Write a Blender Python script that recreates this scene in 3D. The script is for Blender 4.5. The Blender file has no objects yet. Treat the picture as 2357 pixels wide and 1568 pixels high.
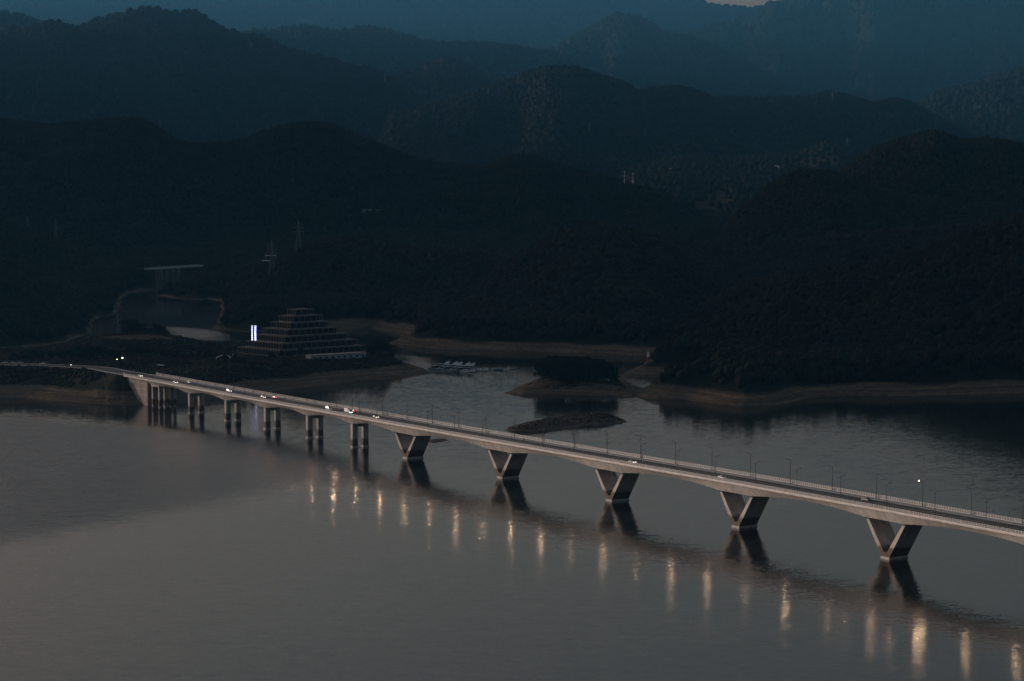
import bpy, bmesh, math, random
import numpy as np
from mathutils import Vector, Matrix
random.seed(7)
rng = np.random.default_rng(11)
scene = bpy.context.scene
COL = scene.collection

# ------------------------------------------------------------------ camera
F, CX, CY, HY, HC = 5200.0, 1178.5, 784.0, 407.0, 158.7      # photo measures (2357 px wide), camera 158.7 m above the lake
PITCH = math.atan((CY - HY) / F)
cam = bpy.data.cameras.new('camera'); cam_ob = bpy.data.objects.new('camera', cam); COL.objects.link(cam_ob)
cam_ob.location = (0, 0, HC); cam_ob.rotation_euler = (math.pi / 2 - PITCH, 0, 0)
cam.sensor_width = 36; cam.lens = 36 * F / 2357; cam.clip_start = 1; cam.clip_end = 90000
scene.camera = cam_ob

# ------------------------------------------------------------------ sky, sun, exposure
SUN_EL, SUN_AZ = math.radians(4.5), math.radians(300)         # last evening light, low beyond the left of the view (clockwise from +Y)
world = bpy.data.worlds.new('World'); scene.world = world; world.use_nodes = True
wt = world.node_tree; bg = wt.nodes['Background']
sky = wt.nodes.new('ShaderNodeTexSky'); sky.sky_type = 'NISHITA'; sky.sun_disc = False
sky.sun_elevation = SUN_EL; sky.sun_rotation = SUN_AZ; sky.air_density = 1.3; sky.dust_density = 3.0; sky.ozone_density = 2.5
tint = wt.nodes.new('ShaderNodeMix'); tint.data_type = 'RGBA'; tint.blend_type = 'MULTIPLY'; tint.inputs[0].default_value = 1.0; tint.inputs[7].default_value = (1.50, 0.97, 0.80, 1)
wt.links.new(sky.outputs[0], tint.inputs[6]); wt.links.new(tint.outputs[2], bg.inputs[0]); bg.inputs[1].default_value = 0.1
sl = bpy.data.lights.new('sun', 'SUN'); sl.energy = 4.8; sl.angle = math.radians(12); sl.color = (1.0, 0.83, 0.72)
sun = bpy.data.objects.new('sun', sl); COL.objects.link(sun)
sd = Vector((math.sin(SUN_AZ) * math.cos(SUN_EL), math.cos(SUN_AZ) * math.cos(SUN_EL), math.sin(SUN_EL)))
sun.rotation_euler = sd.to_track_quat('Z', 'Y').to_euler(); sun.location = (0, 0, 400)
vs = scene.view_settings; vs.view_transform = 'Standard'; vs.look = 'None'; vs.exposure = 1.0; vs.gamma = 1.0
scene.cycles.volume_bounces = 0
scene.cycles.use_denoising = True
scene.cycles.max_bounces = 6
scene.cycles.sample_clamp_indirect = 6.0

# ------------------------------------------------------------------ helpers: picture measure -> place
cp, sp_ = math.cos(PITCH), math.sin(PITCH)
def ray(x, y):
    u = (x - CX) / F; v = -(y - CY) / F
    return np.array([u, cp + v * sp_, -sp_ + v * cp])
def at(x, y, Z=0.0):
    d = ray(x, y); k = (Z - HC) / d[2]
    return np.array([0, 0, HC]) + k * d
def at_range(x, y, R):
    d = ray(x, y); k = R / math.hypot(d[0], d[1])
    return np.array([0, 0, HC]) + k * d

def hash2(ix, iy, seed):
    h = (ix.astype(np.int64) * 374761393 + iy.astype(np.int64) * 668265263 + seed * 974634777) & 0xFFFFFFFF
    h = ((h ^ (h >> 13)) * 1274126177) & 0xFFFFFFFF
    return ((h ^ (h >> 16)) & 0xFFFFFF) / float(0xFFFFFF)
def vnoise(x, y, seed=0):
    x = np.asarray(x, float); y = np.asarray(y, float)
    ix = np.floor(x); iy = np.floor(y); fx = x - ix; fy = y - iy
    fx = fx * fx * (3 - 2 * fx); fy = fy * fy * (3 - 2 * fy)
    a = hash2(ix, iy, seed); b = hash2(ix + 1, iy, seed); c = hash2(ix, iy + 1, seed); d = hash2(ix + 1, iy + 1, seed)
    return (a * (1 - fx) + b * fx) * (1 - fy) + (c * (1 - fx) + d * fx) * fy
def fbm(x, y, seed=0, n=4):
    s = 0.0; a = 0.5; t = 0.0
    for i in range(n):
        s = s + a * (vnoise(x, y, seed + i * 17) - 0.5); t += a; a *= 0.5; x = x * 2.03; y = y * 2.03
    return s / t * 2

# ------------------------------------------------------------------ materials
def new_mat(name):
    m = bpy.data.materials.new(name); m.use_nodes = True
    nt = m.node_tree
    return m, nt, nt.nodes['Principled BSDF']
def mat(name, col, rough=0.7, metal=0.0, var=0.15, scale=0.6, emit=None, strength=0.0, spec=0.5):
    m, nt, b = new_mat(name)
    b.inputs['Roughness'].default_value = rough; b.inputs['Metallic'].default_value = metal
    b.inputs['Specular IOR Level'].default_value = spec
    tc = nt.nodes.new('ShaderNodeTexCoord'); nz = nt.nodes.new('ShaderNodeTexNoise'); nz.inputs['Scale'].default_value = scale
    nz.inputs['Detail'].default_value = 5
    nt.links.new(tc.outputs['Object'], nz.inputs['Vector'])
    rp = nt.nodes.new('ShaderNodeValToRGB'); rp.color_ramp.elements[0].position = 0.3; rp.color_ramp.elements[1].position = 0.7
    rp.color_ramp.elements[0].color = tuple(c * (1 - var) for c in col) + (1,); rp.color_ramp.elements[1].color = tuple(min(1, c * (1 + var)) for c in col) + (1,)
    nt.links.new(nz.outputs[0], rp.inputs[0]); nt.links.new(rp.outputs[0], b.inputs['Base Color'])
    if emit:
        b.inputs['Emission Color'].default_value = tuple(emit) + (1,); b.inputs['Emission Strength'].default_value = strength
    return m
def concrete(name, col, stain=None):
    """grey concrete with weathering; stain = (low, high) world heights between which lake water left a dark tide mark"""
    m, nt, b = new_mat(name); N = nt.nodes.new; L = nt.links.new
    b.inputs['Roughness'].default_value = 0.85; b.inputs['Specular IOR Level'].default_value = 0.2
    geo = N('ShaderNodeNewGeometry')
    nz = N('ShaderNodeTexNoise'); nz.inputs['Scale'].default_value = 0.35; nz.inputs['Detail'].default_value = 7
    mp = N('ShaderNodeMapping'); mp.inputs['Scale'].default_value = (1, 1, 0.25)
    L(geo.outputs['Position'], mp.inputs[0]); L(mp.outputs[0], nz.inputs['Vector'])
    rp = N('ShaderNodeValToRGB'); rp.color_ramp.elements[0].position = 0.3; rp.color_ramp.elements[1].position = 0.68
    rp.color_ramp.elements[0].color = tuple(c * 0.70 for c in col) + (1,); rp.color_ramp.elements[1].color = tuple(c * 1.10 for c in col) + (1,)
    L(nz.outputs[0], rp.inputs[0]); out = rp.outputs[0]
    if stain:
        sx = N('ShaderNodeSeparateXYZ'); L(geo.outputs['Position'], sx.inputs[0])
        n2 = N('ShaderNodeTexNoise'); n2.inputs['Scale'].default_value = 0.7; n2.inputs['Detail'].default_value = 4
        L(geo.outputs['Position'], n2.inputs['Vector'])
        ad = N('ShaderNodeMath'); ad.operation = 'MULTIPLY_ADD'; ad.inputs[1].default_value = 2.6; L(n2.outputs[0], ad.inputs[0]); L(sx.outputs[2], ad.inputs[2])
        r2 = N('ShaderNodeMapRange'); r2.inputs['From Min'].default_value = stain[1] + 1.9; r2.inputs['From Max'].default_value = stain[1] + 0.6
        L(ad.outputs[0], r2.inputs['Value'])
        r3 = N('ShaderNodeMapRange'); r3.inputs['From Min'].default_value = stain[0] - 0.1; r3.inputs['From Max'].default_value = stain[0] + 0.1
        L(sx.outputs[2], r3.inputs['Value'])
        mu = N('ShaderNodeMath'); mu.operation = 'MULTIPLY'; L(r2.outputs[0], mu.inputs[0]); L(r3.outputs[0], mu.inputs[1])
        mx = N('ShaderNodeMix'); mx.data_type = 'RGBA'; mx.inputs[7].default_value = (col[0] * 0.24, col[1] * 0.20, col[2] * 0.165, 1)
        L(mu.outputs[0], mx.inputs[0]); L(out, mx.inputs[6]); out = mx.outputs[2]
    L(out, b.inputs['Base Color'])
    return m

M = {}
M['concrete'] = concrete('bridge_concrete', (0.54, 0.50, 0.46))
M['pier'] = concrete('pier_concrete', (0.47, 0.43, 0.40), stain=(1.05, 5.2))
M['rail'] = mat('pale_rail', (0.50, 0.48, 0.46), 0.6, var=0.08)
M['asphalt'] = mat('asphalt', (0.030, 0.028, 0.026), 0.85, var=0.25, scale=0.08)
M['walk'] = mat('pavement', (0.27, 0.27, 0.27), 0.85, var=0.15, scale=0.3)
M['paint'] = mat('road_paint', (0.5, 0.5, 0.47), 0.7)
M['pole'] = mat('grey_pole_steel', (0.035, 0.042, 0.046), 0.5, 0.3)
M['black'] = mat('black_rubber', (0.02, 0.02, 0.02), 0.7)
M['glass'] = mat('dark_glass', (0.02, 0.024, 0.028), 0.12, var=0.05)
M['white'] = mat('white_paint', (0.84, 0.83, 0.81), 0.45, var=0.05)
M['boat_white'] = mat('boat_white', (0.82, 0.85, 0.86), 0.5, var=0.08)
M['boat_grey'] = mat('boat_grey', (0.16, 0.18, 0.19), 0.6)
M['teal'] = mat('teal_canvas', (0.10, 0.33, 0.34), 0.7)
M['olive'] = mat('olive_car_paint', (0.20, 0.19, 0.14), 0.4)
M['darkcar'] = mat('dark_car_paint', (0.05, 0.05, 0.055), 0.3)
M['silver'] = mat('silver_car_paint', (0.42, 0.42, 0.42), 0.35)
M['old_wall'] = mat('old_grey_wall', (0.07, 0.075, 0.08), 0.85, var=0.3, scale=0.2)
M['red'] = mat('red_paint', (0.4, 0.06, 0.04), 0.5)
M['lattice'] = mat('galvanised_lattice', (0.13, 0.14, 0.15), 0.6, 0.2)
M['hotel'] = mat('hotel_concrete', (0.10, 0.085, 0.068), 0.85, var=0.2)
M['parapet'] = mat('hotel_parapet', (0.27, 0.25, 0.225), 0.8, var=0.35, scale=0.25)
M['hotel_glass'] = mat('hotel_glazing', (0.012, 0.014, 0.016), 0.6, var=0.3, spec=0.1)
M['pale_wall'] = mat('pale_wall', (0.26, 0.30, 0.32), 0.8)
M['stone'] = concrete('abutment_stone', (0.33, 0.29, 0.25))
M['trunk'] = mat('bark', (0.05, 0.042, 0.035), 0.9)
M['cloth'] = mat('dark_cloth', (0.02, 0.02, 0.025), 0.9)
M['ochre'] = mat('ochre_cloth', (0.30, 0.22, 0.06), 0.9)
M['hair'] = mat('black_hair', (0.012, 0.01, 0.01), 0.6)
M['blue'] = mat('sign_blue', (0.01, 0.03, 0.3), 0.4, emit=(0.01, 0.05, 0.6), strength=0.12)
M['letter'] = mat('sign_letters', (0.8, 0.8, 0.85), 0.4, emit=(0.82, 0.86, 1.0), strength=0.9)
M['head'] = mat('headlight', (0.8, 0.8, 0.8), 0.3, emit=(1.0, 0.86, 0.72), strength=4.5)
M['headoff'] = mat('headlight_unlit', (0.5, 0.5, 0.5), 0.2)
M['tail'] = mat('tail_light', (0.5, 0.03, 0.01), 0.3, emit=(1.0, 0.12, 0.03), strength=4)
M['tailoff'] = mat('tail_light_unlit', (0.25, 0.03, 0.02), 0.3)
M['bulb'] = mat('warm_bulb', (0.9, 0.8, 0.6), 0.3, emit=(1.0, 0.62, 0.3), strength=11)
M['globe'] = mat('warm_globe', (0.9, 0.8, 0.7), 0.3, emit=(1.0, 0.6, 0.42), strength=1.6)
LAMP = {}
def lamp_mat(k):
    if k not in LAMP:
        LAMP[k] = mat('street_light_%s' % ('off' if k == 0 else 'lit'), (0.5, 0.45, 0.4), 0.3, emit=(1.0, 0.64, 0.36), strength=k)
    return LAMP[k]

def foliage(name, col, var=0.45, scale=0.05):
    m, nt, b = new_mat(name); N = nt.nodes.new; L = nt.links.new
    b.inputs['Roughness'].default_value = 0.85; b.inputs['Specular IOR Level'].default_value = 0.1
    geo = N('ShaderNodeNewGeometry'); nz = N('ShaderNodeTexNoise'); nz.inputs['Scale'].default_value = scale; nz.inputs['Detail'].default_value = 6
    L(geo.outputs['Position'], nz.inputs['Vector'])
    rp = N('ShaderNodeValToRGB'); e = rp.color_ramp.elements; e[0].position = 0.32; e[1].position = 0.7
    e[0].color = tuple(c * (1 - var) for c in col) + (1,); e[1].color = (col[0] * (1 + var * 1.3), col[1] * (1 + var), col[2] * (1 + var * 0.5), 1)
    L(nz.outputs[0], rp.inputs[0]); L(rp.outputs[0], b.inputs['Base Color'])
    return m
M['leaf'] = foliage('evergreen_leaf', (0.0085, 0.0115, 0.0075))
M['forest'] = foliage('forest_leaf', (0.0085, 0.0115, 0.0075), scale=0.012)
M['twig'] = foliage('winter_twig', (0.075, 0.065, 0.055))
M['bush'] = foliage('dry_bush', (0.022, 0.018, 0.013), scale=0.03)

# ------------------------------------------------------------------ mesh collector
class MB:
    def __init__(s): s.v = []; s.f = []
    def add(s, vs_, fs):
        o = len(s.v); s.v += [tuple(map(float, p)) for p in vs_]; s.f += [tuple(i + o for i in f) for f in fs]; return s
    def box(s, c, size, rz=0.0):
        x, y, z = (k / 2 for k in size); q = []
        ca, sa = math.cos(rz), math.sin(rz)
        for dz in (-z, z):
            for dx, dy in ((-x, -y), (x, -y), (x, y), (-x, y)):
                q.append((c[0] + dx * ca - dy * sa, c[1] + dx * sa + dy * ca, c[2] + dz))
        return s.add(q, [(3, 2, 1, 0), (4, 5, 6, 7), (0, 1, 5, 4), (1, 2, 6, 5), (2, 3, 7, 6), (3, 0, 4, 7)])
    def hexa(s, p):   # 8 points: bottom 4 ccw, top 4 ccw
        return s.add(p, [(3, 2, 1, 0), (4, 5, 6, 7), (0, 1, 5, 4), (1, 2, 6, 5), (2, 3, 7, 6), (3, 0, 4, 7)])
    def tube(s, pts, r, n=6, r2=None, caps=True):
        P = [Vector(p) for p in pts]; k = len(P); rings = []
        for i, p in enumerate(P):
            d = (P[min(i + 1, k - 1)] - P[max(i - 1, 0)]).normalized()
            a = d.orthogonal() if abs(d.z) > 0.9 else d.cross(Vector((0, 0, 1)))
            a.normalize(); b = d.cross(a)
            rr = r if r2 is None else r + (r2 - r) * i / max(1, k - 1)
            rings.append([p + (a * math.cos(2 * math.pi * j / n) + b * math.sin(2 * math.pi * j / n)) * rr for j in range(n)])
        vsx = [q for R in rings for q in R]; fs = []
        for i in range(k - 1):
            for j in range(n):
                fs.append((i * n + j, i * n + (j + 1) % n, (i + 1) * n + (j + 1) % n, (i + 1) * n + j))
        if caps:
            fs.append(tuple(reversed(range(n)))); fs.append(tuple((k - 1) * n + j for j in range(n)))
        return s.add(vsx, fs)
    def prism(s, poly, a0, a1, axis='y'):   # poly in 2D extruded between a0 and a1
        n = len(poly)
        if axis == 'y': q = [(x, a0, z) for x, z in poly] + [(x, a1, z) for x, z in poly]
        elif axis == 'z': q = [(x, y, a0) for x, y in poly] + [(x, y, a1) for x, y in poly]
        else: q = [(a0, y, z) for y, z in poly] + [(a1, y, z) for y, z in poly]
        fs = [tuple(range(n)), tuple(reversed(range(n, 2 * n)))] + [(i, n + i, n + (i + 1) % n, (i + 1) % n) for i in range(n)]
        return s.add(q, fs)
    def loft(s, rings, closed=True, caps=True):
        n = len(rings[0]); fs = []
        for i in range(len(rings) - 1):
            for j in range(n if closed else n - 1):
                fs.append((i * n + j, i * n + (j + 1) % n, (i + 1) * n + (j + 1) % n, (i + 1) * n + j))
        if caps: fs += [tuple(reversed(range(n))), tuple((len(rings) - 1) * n + j for j in range(n))]
        return s.add([q for R in rings for q in R], fs)
    def ball(s, c, r, u=8, v=5):
        rings = []
        for i in range(1, v):
            th = math.pi * i / v
            rings.append([(c[0] + r[0] * math.sin(th) * math.cos(2 * math.pi * j / u), c[1] + r[1] * math.sin(th) * math.sin(2 * math.pi * j / u), c[2] - r[2] * math.cos(th)) for j in range(u)])
        return s.loft(rings)
    def build(s, name, m, parent=None, smooth=False):
        me = bpy.data.meshes.new(name); me.from_pydata(s.v, [], s.f); me.update()
        bm = bmesh.new(); bm.from_mesh(me); bmesh.ops.recalc_face_normals(bm, faces=bm.faces); bm.to_mesh(me); bm.free()
        if smooth:
            me.polygons.foreach_set('use_smooth', [True] * len(me.polygons))
        for mm in (m if isinstance(m, (list, tuple)) else [m]): me.materials.append(mm)
        o = bpy.data.objects.new(name, me); COL.objects.link(o)
        if parent is not None: o.parent = parent
        return o
def tag(o, label=None, cat=None, group=None, kind=None):
    for k, v in (('label', label), ('category', cat), ('group', group), ('kind', kind)):
        if v: o[k] = v
    return o
def empty(name, loc=(0, 0, 0), rz=0.0, label=None, cat=None, group=None):
    o = bpy.data.objects.new(name, None); o.empty_display_size = 0.5; COL.objects.link(o)
    o.location = tuple(map(float, loc)); o.rotation_euler = (0, 0, rz)
    return tag(o, label, cat, group)
def copy_tree(o, parent=None):
    c = o.copy(); COL.objects.link(c)
    if parent is not None: c.parent = parent
    for ch in list(o.children): copy_tree(ch, c)
    return c
def place(proto, used, loc, rz, label, group=None, scale=None):
    o = proto if proto.name not in used else copy_tree(proto)
    used.add(proto.name)
    o.location = tuple(map(float, loc)); o.rotation_euler = (0, 0, rz); o['label'] = label
    if group: o['group'] = group
    if scale: o.scale = (scale,) * 3 if not isinstance(scale, tuple) else scale
    return o
USED = set()

# ------------------------------------------------------------------ bridge frame: s along (towards the viewer), t across
B0 = np.array([48.861, 1096.533]); DR = np.array([0.54047, -0.84136]); TV = np.array([0.84136, 0.54047])
BRZ = math.atan2(DR[1], DR[0])
def bpos(s, t, Z=0.0):
    q = B0 + DR * s + TV * t
    return np.array([q[0], q[1], Z])
def s_at(x, y, t):      # where the sight line through picture point (x, y) meets the upright plane at t
    d = ray(x, y); o = B0 + TV * t; k = (o @ TV) / (d[:2] @ TV)
    return float((k * d[:2] - o) @ DR), float(HC + k * d[2])
ZT_S = [-700, -500, -400, -300, -200, -100, 0, 100, 200, 300, 420]
ZT_Z = [20.3, 20.4, 20.5, 20.9, 21.3, 21.8, 22.4, 23.0, 23.3, 23.3, 23.0]
def ztop(s): return float(np.interp(s, ZT_S, ZT_Z))       # top of the railing
def zwalk(s): return ztop(s) - 1.5
def zroad(s): return ztop(s) - 1.68
S_LEFT, S_RIGHT = -588.0, 420.0

# ------------------------------------------------------------------ terrain
def poly(pts, Z=0.0): return np.array([at(x, y, Z)[:2] for x, y in pts])
def sdf(P, X, Y):
    """signed distance to a closed polygon, positive inside"""
    d2 = np.full(X.shape, 1e18); ins = np.zeros(X.shape, bool); n = len(P)
    for i in range(n):
        ax, ay = P[i]; bx, by = P[(i + 1) % n]; ex, ey = bx - ax, by - ay
        t = np.clip(((X - ax) * ex + (Y - ay) * ey) / (ex * ex + ey * ey + 1e-9), 0, 1)
        d2 = np.minimum(d2, (X - ax - t * ex) ** 2 + (Y - ay - t * ey) ** 2)
        c = ((ay > Y) != (by > Y)) & (X < ex * (Y - ay) / (ey if abs(ey) > 1e-9 else 1e-9) + ax)
        ins ^= c
    return np.where(ins, 1, -1) * np.sqrt(d2)
MAIN = poly([(-500, 822), (-100, 812), (0, 806), (90, 796), (160, 785), (203, 768), (214, 750), (214, 737), (235, 728), (268, 723), (276, 712), (278, 692),
             (300, 673), (350, 668), (386, 665), (365, 681), (420, 688), (465, 690), (478, 688), (505, 694), (510, 712), (500, 735), (490, 757), (560, 764), (640, 762), (816, 757),
             (850, 752), (862, 758), (905, 765), (925, 775), (899, 790), (930, 797), (980, 800), (1063, 806), (1150, 808), (1250, 811), (1400, 816), (1480, 820), (1600, 822), (1900, 830)])
MAIN = np.vstack([MAIN, [[1500, 2000], [20000, 12000], [20000, 40000], [-20000, 40000], [-9000, 6000]]])
HILL_A = poly([(1423, 864.6), (1443, 868.6), (1553, 868.6), (1575, 880), (1560, 898), (1500, 899), (1475, 893), (1452, 885), (1445, 888), (1464, 915.4), (1503, 918.4), (1553.6, 920.3), (1580, 920), (1646, 930.6), (1712, 935), (1795, 933),
               (1845, 924), (1878, 914), (1960, 910), (2085, 912), (2357, 905.7), (2700, 905), (3300, 900)])
HILL_A = np.vstack([HILL_A, [[1700, 2600], [420, 2600]], poly([(1560, 790), (1520, 812), (1490, 838), (1455, 852)])])
ISLE1 = poly([(1161.6, 905.7), (1203, 911.5), (1269, 908.6), (1337, 909.6), (1406, 911.5), (1464, 915.6), (1475, 905), (1462, 889), (1440, 876), (1400, 864), (1300, 862), (1225, 876)])
ISLE2 = poly([(1156.8, 988.7), (1171.4, 993.6), (1230, 994.6), (1288.6, 987.7), (1347, 979), (1405.7, 978), (1444.9, 972), (1425, 962), (1380, 960), (1300, 964), (1220, 975)])
ISLE3 = poly([(978, 1018), (1000, 1020.5), (1036, 1014), (1022, 1009.5), (985, 1012)])
PROM = poly([(-400, 908), (-100, 914), (0, 915), (66, 916), (132, 924), (220, 929), (286, 932.5), (341, 933.5), (385, 931), (450, 926), (520, 917), (600, 906), (700, 893), (800, 881), (889, 873),
             (944, 867), (1001, 859.7), (985, 850), (960, 843), (935, 836), (905, 826), (880, 820), (800, 818), (650, 819), (500, 820), (425, 815), (392, 800), (330, 794), (270, 795), (225, 803), (180, 813), (120, 824), (60, 832), (0, 838), (-400, 850)])

def far(R): return R if R < 3000 else (3000 + (R - 3000) * 1.5 if R < 7000 else 9000 + (R - 7000) * 2.2)
RIDGES = []   # (az, height, range, front width, back width, seed)
def ridge(pts, R, front, back=None, left=False, right=False, seed=1, fall=0.012, rough=1.0):
    R2 = far(R); front = front * (R2 / R) ** (1.6 if R < 5500 else 1.0); R = R2
    az, hh = [], []
    for x, y in pts:
        q = at_range(x, y, R); az.append(math.atan2(q[0], q[1])); hh.append(q[2])
    if left: az = [-0.62] + az; hh = [hh[0]] + hh
    else: az = [az[0] - fall] + az; hh = [min(hh[0] - 60, hh[0] * 0.3)] + hh
    if right: az = az + [0.62]; hh = hh + [hh[-1]]
    else: az = az + [az[-1] + fall]; hh = hh + [min(hh[-1] - 60, hh[-1] * 0.3)]
    RIDGES.append((np.array(az), np.array(hh), R, front, back or front * 1.1, seed, rough))
ridge([(1490, 812), (1530, 772), (1600, 737), (1660, 703), (1733, 668), (1860, 645), (2014, 622), (2120, 592), (2230, 552), (2357, 508), (2500, 470)], 2200, 560, right=True, seed=3, fall=0.006)       # near right
ridge([(900, 768), (940, 735), (985, 712), (1050, 690), (1130, 640), (1200, 600), (1290, 550), (1340, 530), (1400, 533), (1500, 560), (1600, 618), (1680, 668)], 2620, 620, seed=5, fall=0.004)  # behind boats
ridge([(1300, 560), (1400, 552), (1500, 556), (1600, 580), (1700, 600), (1800, 575), (1900, 560), (2100, 545), (2357, 525)], 3250, 700, right=True, seed=6)
ridge([(500, 695), (522, 660), (560, 640), (610, 612), (680, 585), (740, 568), (800, 565), (870, 574), (930, 584), (1000, 590), (1080, 600), (1140, 625)], 2780, 430, seed=8, fall=0.005)   # behind hotel
ridge([(-60, 590), (0, 600), (60, 622), (120, 652), (160, 690), (182, 725)], 2480, 380, left=True, seed=9, fall=0.004)       # near left
ridge([(0, 520), (64, 543), (130, 570), (220, 600), (300, 612), (345, 626)], 3450, 700, left=True, seed=10, fall=0.003)
ridge([(395, 645), (430, 628), (470, 615), (520, 608), (600, 606), (640, 612)], 3500, 420, seed=31, fall=0.004)
ridge([(0, 285), (60, 290), (105, 297), (180, 290), (250, 283), (300, 280), (332, 286), (370, 305), (415, 335), (470, 339), (520, 336), (565, 330), (600, 312), (645, 298), (709, 289), (760, 295), (820, 320), (900, 350),
       (975, 380), (1050, 387), (1095, 393), (1115, 397), (1150, 378), (1198, 362), (1238, 370), (1328, 400), (1388, 415), (1458, 435), (1528, 452), (1575, 475), (1602, 500), (1675, 507), (1790, 520)], 5000, 1250, left=True, seed=12)
ridge([(1690, 508), (1730, 475), (1758, 450), (1790, 425), (1818, 410), (1850, 403), (1878, 402), (1918, 410), (1998, 440), (2078, 460), (2200, 480), (2357, 500)], 3900, 700, right=True, seed=13, fall=0.008)
ridge([(1880, 440), (1958, 390), (1990, 370), (2017, 350), (2050, 337), (2092, 325), (2147, 311), (2180, 318), (2207, 330), (2240, 331), (2277, 327), (2310, 335), (2357, 346), (2450, 340)], 4400, 900, right=True, seed=14)
ridge([(1350, 440), (1420, 412), (1480, 388), (1560, 372), (1700, 374), (1830, 366), (1900, 340), (1945, 345), (1990, 372)], 6300, 1150, seed=15)    # terraced valley side
ridge([(900, 270), (1000, 245), (1060, 232), (1110, 215), (1178, 192), (1210, 175), (1262, 165), (1318, 164), (1378, 180), (1438, 200), (1473, 221), (1498, 213), (1563, 209), (1593, 215), (1628, 230), (1718, 284), (1808, 309), (1893, 334), (1970, 370)], 7200, 1500, seed=16)
ridge([(1330, 345), (1400, 302), (1460, 283), (1520, 281), (1590, 300), (1680, 332), (1750, 352)], 6800, 700, seed=17)
ridge([(1600, 232), (1728, 233), (1868, 232), (1898, 220), (1938, 225), (2003, 245), (2058, 236), (2093, 243), (2143, 270), (2203, 300), (2240, 320), (2330, 350)], 7800, 1300, seed=18)
ridge([(0, 82), (60, 74), (125, 65), (150, 68), (172, 80), (200, 74), (230, 58), (270, 46), (335, 33), (370, 37), (400, 45), (445, 37), (470, 48), (500, 70), (540, 88), (600, 98), (640, 112), (700, 135), (780, 152), (840, 170), (890, 182), (950, 228), (1000, 255), (1080, 300)], 8200, 2100, left=True, seed=19)
ridge([(-100, 30), (0, 38), (50, 46), (90, 60), (150, 80), (220, 100)], 9800, 1500, left=True, seed=20)
ridge([(2050, 285), (2103, 255), (2155, 222), (2200, 215), (2240, 205), (2300, 185), (2357, 168), (2450, 140)], 9300, 1800, right=True, seed=21)
ridge([(850, 215), (900, 190), (960, 170), (1020, 145), (1060, 155), (1120, 190), (1180, 212), (1240, 230)], 9200, 1300, seed=22)
ridge([(540, 95), (583, 80), (640, 76), (695, 68), (740, 75), (782, 81), (830, 70), (880, 75), (925, 88), (1000, 108), (1100, 108), (1178, 115), (1273, 132), (1308, 152), (1400, 190)], 10500, 1700, seed=23)
ridge([(1180, 140), (1278, 120), (1328, 85), (1378, 63), (1423, 40), (1468, 47), (1538, 82), (1618, 103), (1678, 130), (1753, 172), (1813, 205), (1878, 222), (1950, 250)], 11500, 2000, seed=24)
ridge([(1500, 120), (1620, 75), (1740, 40), (1768, 20), (1800, 16), (1838, 0), (1900, -25), (2000, -50), (2150, -55), (2357, -45)], 13500, 2600, right=True, seed=25)
ridge([(0, -40), (700, -60), (1200, -50), (1340, -25), (1393, 0), (1423, 9), (1458, 0), (1488, -3), (1518, 5), (1538, 0), (1603, 0), (1643, 21), (1690, 24), (1728, 26), (1768, 24), (1850, 18), (2000, 0), (2357, -20)], 16200, 3000, left=True, right=True, seed=26, rough=0.4)

ROAD_PTS = [bpos(S_LEFT + 6, 5.1)[:2], bpos(-600, 5.0)[:2], bpos(-625, 4.0)[:2]] + [at(x, y, 19.0)[:2] for x, y in ((232, 847), (190, 843.5), (140, 841), (80, 839), (0, 837), (-120, 836), (-300, 836))]
ROAD_PTS = np.array(ROAD_PTS)
def smooth_path(P, n=8):
    out = []
    for i in range(len(P) - 1):
        p0, p1, p2, p3 = P[max(i - 1, 0)], P[i], P[i + 1], P[min(i + 2, len(P) - 1)]
        for k in range(n):
            t = k / n
            out.append(0.5 * (2 * p1 + (p2 - p0) * t + (2 * p0 - 5 * p1 + 4 * p2 - p3) * t * t + (3 * p1 - p0 - 3 * p2 + p3) * t ** 3))
    out.append(P[-1]); return np.array(out)
ROAD = smooth_path(ROAD_PTS)
ROAD_Z = 18.72
def path_dist(P, X, Y):
    d2 = np.full(X.shape, 1e18)
    for i in range(len(P) - 1):
        ax, ay = P[i]; ex, ey = P[i + 1] - P[i]
        t = np.clip(((X - ax) * ex + (Y - ay) * ey) / (ex * ex + ey * ey + 1e-9), 0, 1)
        d2 = np.minimum(d2, (X - ax - t * ex) ** 2 + (Y - ay - t * ey) ** 2)
    return np.sqrt(d2)
HC6 = at(642, 822, 13.4); HA = np.array([-.669, .743]); HB = np.array([.743, .669]); HRZ = math.atan2(HA[1], HA[0])   # near corner of the hotel and its two face directions
HOTEL = HC6[:2] + HA * 29 + HB * 45
MOUND = at(312, 790, 20)[:2]
def sstep(a, b, x):
    t = np.clip((x - a) / (b - a), 0, 1); return t * t * (3 - 2 * t)
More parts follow.
